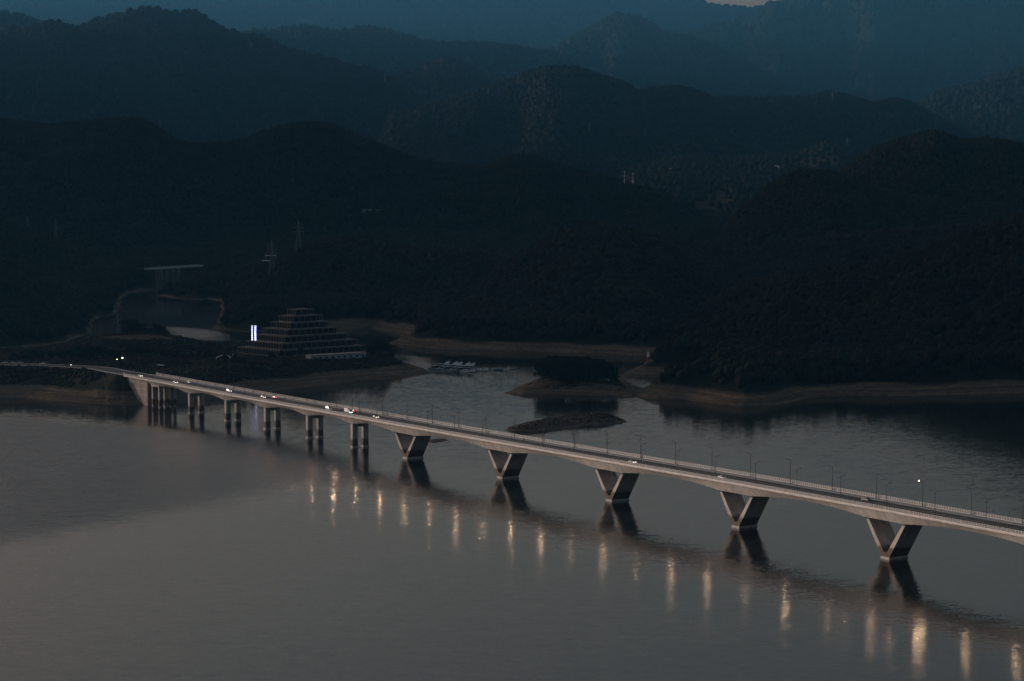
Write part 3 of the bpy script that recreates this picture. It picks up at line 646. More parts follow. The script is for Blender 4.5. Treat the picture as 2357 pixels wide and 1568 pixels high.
# ------------------------------------------------------------------ street lamps on the bridge
def make_lamp(name, k_long, k_short):
    root = empty(name, (0, 0, 0), 0, 'street lamp', 'street lamp')
    MB().tube([(0, 0, 0), (0, 0, 5.5), (0, 0, 10.6)], 0.16, 8, 0.09).build('pole', M['pole'], root)
    a = MB(); a.tube([(0, 0, 10.3), (0, 0.9, 10.75), (0, 2.0, 11.0)], 0.07, 6); a.build('arm', M['pole'], root)
    st = MB(); st.tube([(0, 0, 9.9), (0, -0.75, 10.2)], 0.06, 6); st.build('short_arm', M['pole'], root)
    def head(y0, y1, w, zt, k, bare=False):     # flat housing; a shallow glowing strip set back under its brim
        c = (y0 + y1) / 2; L_ = abs(y1 - y0); a, b_ = w / 2 - .22, L_ / 2 - .22
        ho = MB().loft([[(-w / 2, c - L_ / 2, zt - .07), (w / 2, c - L_ / 2, zt - .07), (w / 2, c + L_ / 2, zt - .07), (-w / 2, c + L_ / 2, zt - .07)],
                        [(-w * .36, c - L_ * .42, zt + .05), (w * .36, c - L_ * .42, zt + .05), (w * .36, c + L_ * .42, zt + .05), (-w * .36, c + L_ * .42, zt + .05)]]).build('lamp_head', M['pole'], root)
        if k:
            q = MB(); P4 = [(-a, c - b_), (a, c - b_), (a, c + b_), (-a, c + b_)]
            q.add([(x, y, zt - .088) for x, y in P4] + [(x, y, zt - .071) for x, y in P4], [(0, 1, 5, 4), (1, 2, 6, 5), (2, 3, 7, 6), (3, 0, 4, 7)]); q.build('lens', lamp_mat(k), ho)
        MB().box((0, c, zt - .101), (2 * a + .03, 2 * b_ + .03, .025)).build('light_blocker', M['pole'], ho)  # added plate under the strip blocks downward light, keeping the deck unlit
        if bare: MB().ball((0, c, zt - .3), (.16, .3, .16), 8, 6).build('bulb', M['bulb'], ho)
    head(1.6, 2.8, .62, 11.1, k_long, k_short > 0)
    head(-1.35, -.6, .56, 10.32, k_short)
    MB().tube([(0, 0, -0.02), (0, 0, 0.5)], 0.26, 8).build('pole_base', M['pole'], root)
    return root
LP = {k: make_lamp('street_lamp', *k) for k in ((2000, 0), (700, 0), (0, 0), (4400, 3200))}
FAR_K = {}
for k in range(-13, 24):
    s = -225.7 + 28.56 * k
    if s > S_RIGHT - 5 or s < S_LEFT + 5: continue
    for row, t, rz in (('near', -4.9, 0), ('far', 15.1, math.pi)):
        if row == 'far':
            key = (4400, 3200) if k == 15 else ((700, 0) if k in (6, 8, 11, 13, -8, -9) else (2000, 0))
        else:
            key = (700, 0) if k in (14, 15, -2) else (0, 0)
        rank = k + 13
        side = 'lake side' if row == 'near' else 'island side'
        lab = 'grey street lamp with long arm on the %s pavement of the bridge, %s' % ('near' if row == 'near' else 'far', '')
        LPOS = bpos(s, t, zwalk(s))
        where = 'before' if s < -205 else None
        # which pier or column it stands over
        piers = [(c, 'V pier') for c in VC] + [(c, 'twin pier') for c in TWINS]
        c, kind = min(piers, key=lambda q: abs(q[0] - s))
        if kind == 'V pier': pn = ['first', 'second', 'third', 'fourth', 'fifth', 'sixth'][VC.index(c)] + ' V pier'
        else: pn = ['first', 'second', 'third', 'fourth', 'fifth'][TWINS.index(c)] + ' twin pier'
        off = s - c
        if s < -525: rel = 'nearest the abutment' if s > -560 else 'over the abutment'
        elif abs(off) < 6: rel = 'right over the %s' % pn
        elif off < -30: rel = 'midway before the %s' % pn
        elif off < 0: rel = 'just before the %s' % pn
        elif off > 30: rel = 'midway after the %s' % pn
        else: rel = 'just after the %s' % pn
        lab = '%s street lamp on the %s pavement %s' % ('brightly glowing' if key[1] > 0 else 'grey', row, rel)
        o = place(LP[key], USED, LPOS, BRZ + rz, lab, 'street lamps along the bridge')

# ------------------------------------------------------------------ vehicles
def make_car(name, paint, lit_front, lit_rear, kind='saloon', cat='car'):
    root = empty(name, (0, 0, 0), 0, 'car', cat)
    L_, W_ = 4.6, 1.8
    if kind == 'van': prof = [(-2.3, .35), (2.3, .35), (2.35, .85), (2.0, 1.15), (1.3, 1.3), (-2.3, 1.3)]; roof = [(-2.25, 1.3), (1.55, 1.3), (0.75, 2.05), (-2.2, 2.05)]
    elif kind == 'suv': prof = [(-2.3, .4), (2.3, .4), (2.3, .9), (1.9, 1.08), (1.0, 1.12), (-2.25, 1.15), (-2.3, .8)]; roof = [(-2.2, 1.15), (1.05, 1.12), (0.35, 1.72), (-1.9, 1.72)]
    else: prof = [(-2.3, .35), (2.3, .35), (2.3, .75), (2.0, .88), (1.05, .95), (-1.6, 1.0), (-2.25, .95)]; roof = [(-1.75, .98), (1.1, .94), (0.35, 1.45), (-1.0, 1.47)]
    b = MB(); n = len(prof)
    rings = []
    for y, k in ((-W_ / 2, 0.97), (-W_ / 2 + .08, 1.0), (W_ / 2 - .08, 1.0), (W_ / 2, 0.97)):
        rings.append([(x * k, y, 0.35 + (z - 0.35) * k) for x, z in prof])
    b.loft(rings)
    wheels = [(sx * 1.38, sy * (W_ / 2 - .08)) for sx in (-1, 1) for sy in (-1, 1)]
    b.build('body', paint, root)
    gl = MB(); rr = []
    for y, k in ((-W_ / 2 + .08, 0.0), (-W_ / 2 + .22, 1.0), (W_ / 2 - .22, 1.0), (W_ / 2 - .08, 0.0)):
        m_ = sum(x for x, z in roof) / 4
        rr.append([(x, y, roof[0][1] + (z - roof[0][1]) * (0.05 if k == 0 else 0.96)) for x, z in roof])
    gl.loft(rr); gl.build('window', M['glass'], root)
    rp = MB(); (x0, _), (x1, z1) = roof[3], roof[2]
    rp.box(((x0 + x1) / 2, 0, z1 - 0.005), (abs(x1 - x0) + 0.1, W_ - .38, 0.07)); rp.build('roof', paint, root)
    for x, y in wheels:
        w = MB(); w.tube([(x, y - .11, .33), (x, y + .11, .33)], .33, 12); wo = w.build('wheel', M['black'], root)
        MB().tube([(x, y - .12, .33), (x, y + .12, .33)], .19, 8).build('rim', M['silver'], wo)
    for y in (-.62, .62):
        MB().box((2.3, y, .7), (.06, .36, .17)).build('headlight', M['head'] if lit_front else M['headoff'], root)
        MB().box((-2.31, y, .85), (.05, .3, .16)).build('tail_light', M['tail'] if lit_rear else M['tailoff'], root)
    MB().box((2.31, 0, .5), (.04, 1.5, .12)).build('bumper', M['black'], root)
    return root
def make_truck():
    root = empty('box_truck', (0, 0, 0), 0, 'truck', 'truck')
    MB().box((-1.0, 0, 2.0), (4.4, 2.1, 2.2)).build('cargo_box', M['boat_white'], root)
    c = MB(); c.prism([(1.3, .55), (3.0, .55), (3.02, 1.3), (2.6, 2.25), (1.3, 2.3)], -0.95, 0.95); c.build('cab', M['white'], root)
    MB().prism([(3.03, 1.36), (3.06, 1.36), (2.68, 2.18), (2.64, 2.18)], -0.82, 0.82).build('windscreen', M['glass'], root)
    MB().box((-0.2, 0, .72), (6.0, .9, .3)).build('chassis', M['black'], root)
    for x in (-2.0, 2.1):
        for y in (-.85, .85):
            w = MB(); w.tube([(x, y - .14, .42), (x, y + .14, .42)], .42, 12); wo = w.build('wheel', M['black'], root)
            MB().tube([(x, y - .15, .42), (x, y + .15, .42)], .2, 8).build('rim', M['silver'], wo)
    for y in (-.7, .7):
        MB().box((3.03, y, .82), (.06, .34, .2)).build('headlight', M['headcool'], root)
    return root
M['headcool'] = mat('cool_headlight', (0.8, 0.8, 0.8), 0.3, emit=(0.85, 0.9, 1.0), strength=6)
def road_z(s): return zroad(s) + 0.032
def put(o, x, y, t, facing, label, group='vehicles crossing the bridge'):
    s, _ = s_at(x, y, t)
    o.location = bpos(s, t, road_z(s)).tolist(); o.rotation_euler = (0, 0, BRZ + (0 if facing > 0 else math.pi)); o['label'] = label; o['group'] = group
K = 2357 / 4096
put(make_car('car', M['silver'], True, False), 560 * K, 1497 * K, 0.4, 1, 'car with headlights on entering the bridge at its far end')
put(make_car('car', M['silver'], True, False), 701 * K, 1529 * K, 0.4, 1, 'car with headlights on above the abutment columns by the near railing')
put(make_car('car', M['white'], False, False), 756 * K, 1534 * K, 8.6, -1, 'white car driving off toward the shore before the first twin pier')
put(make_car('car', M['silver'], True, False, 'suv'), 915 * K, 1562 * K, 3.5, 1, 'tall car with headlights on above the second twin pier')
put(make_car('car', M['darkcar'], True, False), 1051 * K, 1591 * K, 3.5, 1, 'dark car with headlights on beside a white car, above the third twin pier')
put(make_car('car', M['white'], False, True), 1097 * K, 1591 * K, 8.6, -1, 'white car with glowing orange tail lights going toward the shore')
put(make_car('van', M['white'], True, False, 'van', 'van'), 1314 * K, 1641 * K, 2.4, 1, 'white van with headlights on ahead of the box truck')
tr = make_truck(); put(tr, 1394 * K, 1649 * K, 2.4, 1, 'pale box truck with cool headlights above the last twin pier')
put(make_car('car', M['darkcar'], False, True), 1415 * K, 1648 * K, 8.8, -1, 'dark car with red tail lights just past the box truck')
put(make_car('car', M['darkcar'], True, False), 1501 * K, 1668 * K, 2.4, 1, 'black car with headlights on nearing the first V pier')
put(make_car('car', M['silver'], True, False), 2528 * K, 1848 * K, 0.4, 1, 'silver car with headlights half behind the railing above the third V pier')
put(make_car('car', M['white'], False, False), 2888 * K, 1909 * K, 0.4, 1, 'white car without lights half behind the railing near the fourth V pier')
put(make_car('car', M['olive'], False, False), 3464 * K, 1994 * K, 6.9, -1, 'dark olive car driving away alone near the fifth V pier')
def road_car(o, x, y, rz, label, group, z=ROAD_Z + 0.01):
    q = at(x, y, z); o.location = (q[0], q[1], z); o.rotation_euler = (0, 0, rz); o['label'] = label; o['group'] = group
road_car(make_car('car', M['darkcar'], True, False), 157, 842, math.radians(-20), 'car with two bright headlights on the shore road left of the bridge', 'cars on the shore road')
road_car(make_car('car', M['white'], False, False), 98, 839, math.radians(165), 'white car on the shore road between dark roadside trees', 'cars on the shore road')
for i, (x, w) in enumerate(((11, 'leftmost'), (29, 'middle'), (46, 'rightmost'))):
    road_car(make_car('parked_car', M['silver'], False, False), x, 837, math.radians(5), '%s of three pale cars standing in line at the road edge' % w, 'pale cars standing at the roadside')

# ------------------------------------------------------------------ people and scooters
def make_person(name, label, cloth, pose, group):
    """one skinned body; pose: list of joints"""
    me = bpy.data.meshes.new(name); J = []; E_ = []; R_ = []
    def add(p, r, par=None):
        J.append(p); R_.append(r)
        if par is not None: E_.append((par, len(J) - 1))
        return len(J) - 1
    sit = pose == 'ride'
    hip = add((0, 0, .92 if not sit else .86), .15)
    chest = add((0.05 if sit else 0, 0, 1.32 if not sit else 1.25), .17, hip); neck = add((.09 if sit else .02, 0, 1.5 if not sit else 1.42), .065, chest)
    hd = add((.11 if sit else .03, 0, 1.62 if not sit else 1.54), .10, neck); add((.13 if sit else .04, 0, 1.72 if not sit else 1.64), .085, hd)
    for sg, st in ((1, .22), (-1, -.2)):
        a = add((0, sg * .1, .86 if not sit else .82), .1, hip)
        if sit:
            k = add((.4, sg * .14, .78), .075, a); f = add((.38, sg * .14, .36), .05, k); add((.55, sg * .14, .32), .04, f)
        else:
            k = add((st * .6, sg * .1, .48), .07, a); f = add((st * .7 - .05, sg * .1, .07), .045, k); add((st * .7 + .13, sg * .1, .04), .04, f)
        sh = add((.04 if sit else 0, sg * .2, 1.4 if not sit else 1.33), .07, chest)
        if sit: el = add((.25, sg * .27, 1.12), .05, sh); wr = add((.48, sg * .27, 1.08), .035, el); dr_ = Vector((1, 0, -.2))
        else: el = add((-st * .3, sg * .25, 1.12), .05, sh); wr = add((-st * .3 + .1, sg * .25, .88), .035, el); dr_ = Vector((.25, 0, -1))
        pm = add(tuple(Vector(J[wr]) + dr_ * .07), .03, wr)
        for fk in range(4):
            o1 = Vector(J[pm]) + dr_ * (.05 + .006 * fk) + Vector((0, (fk - 1.5) * .02, 0)); f1 = add(tuple(o1), .009, pm); add(tuple(o1 + dr_ * .035 + Vector((.015, 0, -.01))), .008, f1)
        th = add(tuple(Vector(J[pm]) + dr_ * .01 + Vector((.03, -sg * .03, 0))), .01, pm); add(tuple(Vector(J[th]) + dr_ * .03), .009, th)
    me.from_pydata(J, E_, []); o = bpy.data.objects.new(name, me); COL.objects.link(o)
    md = o.modifiers.new('skin', 'SKIN'); sub = o.modifiers.new('sub', 'SUBSURF'); sub.levels = sub.render_levels = 1
    if not me.skin_vertices: me.attributes.new  # skin layer appears with the modifier
    sv = me.skin_vertices[0].data if len(me.skin_vertices) else None
    if sv is None:
        bm = bmesh.new(); bm.from_mesh(me); bm.verts.layers.skin.verify(); bm.to_mesh(me); bm.free(); sv = me.skin_vertices[0].data
    for i, r in enumerate(R_): sv[i].radius = (r, r)
    sv[0].use_root = True
    me.materials.append(cloth)
    hr = MB(); hz_ = J[hd]; hr.ball((hz_[0] - .015, 0, hz_[2] + .06), (.115, .105, .105), 10, 6); hr.build('hair' if not sit else 'helmet', M['hair'], o, True)
    return tag(o, label, 'person', group)
def make_scooter(label, grp):
    r = empty('scooter', (0, 0, 0), 0, label, 'scooter', grp)
    for x in (-.62, .62):
        w = MB(); w.tube([(x, -.05, .26), (x, .05, .26)], .26, 12); w.build('wheel', M['black'], r)
    b = MB(); b.prism([(-.8, .45), (-.2, .28), (.3, .28), (.5, .55), (.62, 1.0), (.55, 1.02), (.35, .55), (.1, .38), (-.1, .72), (-.75, .78)], -.15, .15); b.build('body', M['darkcar'], r)
    MB().box((-.38, 0, .78), (.62, .26, .1)).build('seat', M['black'], r)
    MB().tube([(.55, -.3, 1.06), (.55, .3, 1.06)], .025, 6).build('handlebar', M['black'], r)
    MB().ball((.64, 0, .92), (.06, .07, .07), 8, 5).build('headlight', M['headoff'], r)
    return r
def walker(x, y, t, label, cloth, face=1):
    p = make_person('person', label, cloth, 'walk', 'people on foot on the bridge'); s, _ = s_at(x, y, t)
    p.location = bpos(s, t, zwalk(s) + 0.005).tolist(); p.rotation_euler = (0, 0, BRZ + (0 if face > 0 else math.pi))
walker(1548.5 * K, 1661 * K, 13.6, 'person in dark clothes walking left of a companion on the far pavement', M['cloth'])
walker(1551.7 * K, 1661 * K, 13.6, 'person in brown walking right of a companion on the far pavement', M['ochre'], 1)
def rider(x, y, t, face, lab_s, lab_p, cloth):
    s, _ = s_at(x, y, t); z = road_z(s); rz = BRZ + (0 if face > 0 else math.pi)
    sc_ = make_scooter(lab_s, 'scooters on the bridge'); sc_.location = bpos(s, t, z).tolist(); sc_.rotation_euler = (0, 0, rz)
    p = make_person('person', lab_p, cloth, 'ride', 'scooter riders'); p.rotation_euler = (0, 0, rz)
    q = bpos(s - face * .38, t, z); p.location = q.tolist()
rider(1612 * K, 1683 * K, 4.4, -1, 'dark scooter beside a lamp pole past the first V pier', 'rider in black on the scooter beside the lamp pole', M['cloth'])
rider(1622 * K, 1684.5 * K, 4.4, -1, 'dark scooter just behind another past the first V pier', 'rider in black on the second of two scooters', M['cloth'])
rider(1953 * K, 1733 * K, 11.0, -1, 'scooter by the far kerb near the second V pier', 'rider in ochre jacket by the far kerb', M['ochre'])
rider(2095 * K, 1762 * K, 9.6, -1, 'scooter in the far lane just after the second V pier', 'rider in dark jacket in the far lane alone', M['cloth'])
# ------------------------------------------------------------------ stepped hotel
hotel = empty('stepped_hotel', HC6, HRZ, 'stepped pyramid hotel of open concrete terraces above the lake', 'hotel')
# local frame: x along the left face, -y along the right face (see HA, HB)
def hx(a, b, z): return (a, -b, z)
FH = 5.15
for k in range(7):
    z0 = (6 - k) * FH; a0, b0 = (6 - k) * 4.1, (6 - k) * 5.9; A, B = 12.2 + 7.6 * k, 18.6 + 12.0 * k
    f = MB(); g2 = MB(); pr = MB()
    def bx(mb, a1, a2, b1, b2, z1, z2):
        c = hx((a1 + a2) / 2, (b1 + b2) / 2, (z1 + z2) / 2); mb.box(c, (abs(a2 - a1), abs(b2 - b1), abs(z2 - z1)))
    bx(f, a0, a0 + A, b0, b0 + B, z0 + FH - .75, z0 + FH - 0.004)
    na, nb = max(3, round(A / 3.8)), max(3, round(B / 6.2))
    for i in range(na + 1):
        for bb in (b0 + .25, b0 + B - .25):
            a_ = a0 + .25 + (A - .5) * i / na; bx(f, a_ - .24, a_ + .24, bb - .24, bb + .24, z0, z0 + FH - .75)
    for j in range(1, nb):
        for aa in (a0 + .25, a0 + A - .25):
            b_ = b0 + .25 + (B - .5) * j / nb; bx(f, aa - .24, aa + .24, b_ - .24, b_ + .24, z0, z0 + FH - .75)
    st = f.build('storey', M['hotel'], hotel)
    bx(g2, a0 + 2.6, a0 + A - 2.6, b0 + 2.6, b0 + B - 2.6, z0, z0 + FH - .76); g2.build('glazing', M['hotel_glass'], st)
    for i in range(na):
        a1 = a0 + .25 + (A - .5) * i / na + .3; a2 = a0 + .25 + (A - .5) * (i + 1) / na - .3
        bx(pr, a1, a2, b0 - .12, b0 + .1, z0 + .02, z0 + .5)
    for j in range(nb):
        b1 = b0 + .25 + (B - .5) * j / nb + .3; b2 = b0 + .25 + (B - .5) * (j + 1) / nb - .3
        bx(pr, a0 - .12, a0 + .1, b1, b2, z0 + .02, z0 + .4)
    pr.build('balcony_parapet', M['parapet'], st)
# ground floor wing in front
qa, qb = at(716, 831, 13.5)[:2], at(842, 824, 13.5)[:2]; an = math.atan2(*(qb - qa)[::-1]); ln = float(np.linalg.norm(qb - qa))
wing = empty('annex', [*((qa + qb) / 2), 13.3], an, 'low pale annex with dark windows in front of the hotel', 'annex')
w = MB(); w.box((0, 4, 2.0), (ln, 8, 4.4)); w.build('wall', M['pale_wall'], wing)
w = MB(); w.box((0, 4, 4.45), (ln + 1.2, 9.4, .45)); w.build('roof', M['parapet'], wing)
for i in range(9):
    x = -ln / 2 + 3 + i * (ln - 6) / 8
    fo = MB().box((x, -.06, 2.2), (2.6, .14, 1.9)).build('window', M['pale_wall'], wing); MB().box((x, -.16, 2.2), (2.3, .06, 1.6)).build('pane', M['glass'], fo)
# lit sign: two blue upright boxes with white letters
sg = empty('lit_sign', at(586, 812, 13.5), math.radians(-12), 'tall sign of two glowing columns of white letters beside the hotel', 'sign')
Q = at(586, 812, 13.5); zb_ = HC - (786.6 - HY) * Q[1] / F * 1.0; zt_ = HC - (749.5 - HY) * Q[1] / F
for x0, w in ((-1.75, 1.15), (1.05, 1.75)):
    pn = MB().box((x0, 0, (zb_ + zt_) / 2 - Q[2]), (w + .5, 1.0, zt_ - zb_)).build('sign_panel', M['blue'], sg)
    lt = MB(); n = 7; H = (zt_ - zb_) - 1.9
    for i in range(n):
        zc = zb_ - Q[2] + .95 + H * (i + .5) / n; hh = H / n * .78
        r = random.Random(i * 7 + int(w * 10))
        for q in range(3 + (i % 2)): lt.box((x0 - .1, -.54, zc - hh / 2 + hh * (q + .5) / (3 + (i % 2))), (w * r.uniform(.75, 1), .1, hh * .17))
        for q in range(2 + (i + 1) % 2): lt.box((x0 - .1 + w * r.uniform(-.36, .36), -.56, zc), (w * .16, .1, hh))
        if i < 4: lt.box((x0 - .1, -.53, zc), (w * .8, .06, hh * .85))
    for zc in (zb_ - Q[2] + .35, zt_ - Q[2] - .3): lt.box((x0 - .05, -.54, zc), (w * 1.15, .1, .5))
    lt.build('lettering', M['letter'], pn)
MB().box((-.4, .1, (zb_ - Q[2]) / 2), (.5, .5, zb_ - Q[2])).build('pole', M['pole'], sg)
MB().box((-.3, .35, zb_ - Q[2] + 6), (4.8, .2, .3)).build('bracket', M['pole'], sg)

# ------------------------------------------------------------------ trees that stand singly
def make_tree(name, kind, seed, h=10.0):
    r = random.Random(seed); root = empty(name, (0, 0, 0), 0, 'tree', 'tree')
    t = MB(); th = h * (.32 if kind != 'bare' else .35)
    t.tube([(0, 0, -.6), (r.uniform(-.1, .1), r.uniform(-.1, .1), th), (r.uniform(-.3, .3), r.uniform(-.3, .3), h * .7)], h * .022 + .06, 7, .06)
    lobes = []
    nl = 9
    for i in range(nl):
        a = 2 * math.pi * i / nl + r.uniform(-.4, .4); d_ = h * r.uniform(.12, .30); z = h * r.uniform(.36, .86) if kind != 'bare' else h * r.uniform(.5, .95)
        p = (d_ * math.cos(a), d_ * math.sin(a), z); t.tube([(0, 0, th * r.uniform(.75, 1.1)), (p[0] * .55, p[1] * .55, (z + th) / 2 + .3), p], h * .011, 5, .03); lobes.append((p, h * r.uniform(.13, .21)))
    lobes.append(((0, 0, h * .84), h * .17)); lobes.append(((0, 0, h * .58), h * .24))
    t.build('trunk', M['trunk'], root)
    c = MB()
    n = 900 if kind != 'bare' else 520
    for i in range(n):
        (p, R) = r.choice(lobes)
        u = Vector((r.gauss(0, 1), r.gauss(0, 1), r.gauss(0, 1))).normalized() * R * (r.random() ** .4); q = Vector(p) + Vector((u.x, u.y, u.z * .8))
        if kind == 'bare':
            dv = (Vector((q.x * .6, q.y * .6, 1.2 + q.z * .1)) + Vector((r.gauss(0, .5), r.gauss(0, .5), r.gauss(0, .3)))).normalized() * r.uniform(.5, 1.1); n_ = dv.orthogonal().normalized() * .035
            c.add([q - n_, q + n_, q + dv], [(0, 1, 2)])
        else:
            s_ = h * r.uniform(.026, .05); a = Vector((r.gauss(0, 1), r.gauss(0, 1), r.gauss(0, 1))).normalized(); b_ = a.orthogonal().normalized(); d2 = a.cross(b_)
            c.add([q + b_ * s_, q + d2 * s_ * .8, q - b_ * s_, q - d2 * s_ * .8 + a * s_ * .4], [(0, 1, 2), (0, 2, 3)])
    c.build('crown', M['twig'] if kind == 'bare' else M['leaf'], root)
    return root
TREES = {'round': [make_tree('broadleaf_tree', 'round', 3 + i) for i in range(3)], 'bare': [make_tree('bare_tree', 'bare', 23 + i) for i in range(2)]}
def ground_at(x, y, z=13.0):
    for _ in range(4):
        q = at(x, y, z); z = float(terr(np.array([q[0]]), np.array([q[1]]))[0])
    return q[0], q[1], z
def tree_px(x, y, h, label, group, kind='round'):
    q = ground_at(x, y); o = random.choice(TREES[kind]); k = h / 10.0
    place(o, USED, (q[0], q[1], q[2] - .2), random.uniform(0, 6.28), label, group, (k * random.uniform(.9, 1.15), k * random.uniform(.9, 1.15), k))
for i, (x, y, h) in enumerate([(284, 778, 17), (298, 777, 20), (312, 779, 19), (326, 777, 21), (341, 780, 19), (356, 780, 17), (371, 782, 15), (386, 785, 11)]):
    tree_px(x, y, h, 'tall dark tree in the clump behind the bare mound', 'trees of the clump behind the mound')
for (x, y, h) in [(30, 836, 8), (48, 834, 9), (62, 834, 10), (78, 833, 10), (94, 832, 9), (118, 831, 8), (140, 831, 8), (160, 829, 9), (176, 827, 9), (193, 827, 10), (210, 824, 10)]:
    tree_px(x, y, h, 'dark roadside tree left of the lit lamp by the shore road', 'trees behind the shore road')
for (x, y, h) in [(228, 820, 11), (243, 818, 12), (258, 812, 11), (268, 806, 10), (296, 823, 11), (310, 821, 11), (325, 823, 11), (341, 824, 11), (357, 825, 10), (374, 826, 11), (390, 827, 10), (407, 828, 10), (424, 828, 10), (440, 827, 9), (457, 826, 8)]:
    tree_px(x, y, h * .78, 'round dark tree in the belt between shore road and mound', 'trees of the roadside belt')
for (x, y) in ((397, 786), (409, 787), (421, 788), (434, 789), (445, 790)):
    tree_px(x, y, 6, 'small round tree at the edge of the bright water', 'small round trees by the water')
for (x, y, h) in [(455, 800, 8), (470, 803, 9), (487, 801, 9), (503, 803, 9), (519, 802, 9), (534, 804, 8), (549, 805, 8), (562, 806, 7)]:
    tree_px(x, y, h, 'leafless tree in the row left of the lit sign', 'leafless trees by the sign', 'bare')
for (x, y, h) in [(478, 829, 8), (520, 836, 7), (541, 838, 8), (560, 842, 7), (582, 845, 7), (604, 846, 7), (626, 848, 7), (648, 850, 7), (670, 850, 7), (692, 849, 7), (716, 847, 6), (738, 846, 6), (762, 843, 6)]:
    tree_px(x, y, h, 'low dark tree on the bank in front of the hotel', 'trees on the bank below the hotel')
for (x, y, h) in [(852, 820, 11), (863, 819, 13), (876, 820, 14), (888, 821, 12), (901, 824, 9)]:
    tree_px(x, y, h, 'dense dark tree right of the hotel annex', 'trees right of the hotel')
for (x, y, h) in [(126, 896, 6), (148, 899, 7), (170, 900, 8), (192, 901, 9), (212, 902, 9), (234, 901, 9), (255, 899, 8), (272, 896, 7), (182, 884, 7), (206, 884, 8), (230, 884, 8), (252, 882, 7)]:
    tree_px(x, y, h, 'dark tree in the thicket on the bank left of the bridge end', 'trees of the bank thicket')
n = 0
while n < 62:
    x, y = random.uniform(1212, 1432), random.uniform(866, 898)
    q = at(x, y, 7.0); d_ = float(sdf(ISLE1, np.array([q[0]]), np.array([q[1]]))[0])
    if d_ < 17 + max(0, (1240 - x) * .3): continue
    z = float(terr(np.array([q[0]]), np.array([q[1]]))[0])
    place(random.choice(TREES['round']), USED, (q[0], q[1], z - .3), random.uniform(0, 6.28), 'dark evergreen tree in the dense grove on the larger island', 'trees of the island grove', random.uniform(1.15, 1.75) * (1 if 1240 < x < 1410 else .62)); n += 1
for (x, y) in ((1318, 957), (1328, 956)):
    q = ground_at(x, y, 5); place(TREES['bare'][1], USED, (q[0], q[1], q[2] - .2), 0.4 * x, 'sparse shrub on top of the flat dark islet' , 'shrubs on the islet', .5)

# scrub: uncountable low growth on the banks
bx_, by_, bz_ = [], [], []
X = rng.uniform(-440, 20, 70000); Y = rng.uniform(1540, 2100, 70000); hh, dl, dp, rd = terr(X, Y, True)
hd_ = np.hypot(X - HOTEL[0], Y - HOTEL[1])
kp = (dp > 24) & (rd > 13) & (hd_ > 62) & (fbm(X / 32, Y / 32, 71, 3) > -0.32) & (np.hypot(X - MOUND[0], Y - MOUND[1]) > 34)
q1 = (X[kp], Y[kp], hh[kp] - .3)
X = rng.uniform(-100, 160, 70000); Y = rng.uniform(1380, 1860, 70000); hh = terr(X, Y); d1 = sdf(ISLE1, X, Y); d2 = sdf(ISLE2, X, Y)
kp = ((d1 > 11) & (fbm(X / 14, Y / 14, 72, 3) > 0.0)) | ((d2 > 3) & (fbm(X / 18, Y / 18, 73, 3) > -0.6))
q2 = (X[kp], Y[kp], hh[kp] - .2)
NG_B = leaf_cloud_group('scrub_clumps', [(1, .7, 1.1), (1, .9, 1.2), (1.1, .6, 1.2)], M['bush'])
cloud('undergrowth', np.concatenate([q1[0], q2[0]]), np.concatenate([q1[1], q2[1]]), np.concatenate([q1[2], q2[2]]),
      np.concatenate([rng.uniform(.6, 1.6, len(q1[0])) ** 1.15, rng.uniform(.22, .5, len(q2[0]))]), NG_B, 'brown winter scrub covering the banks')

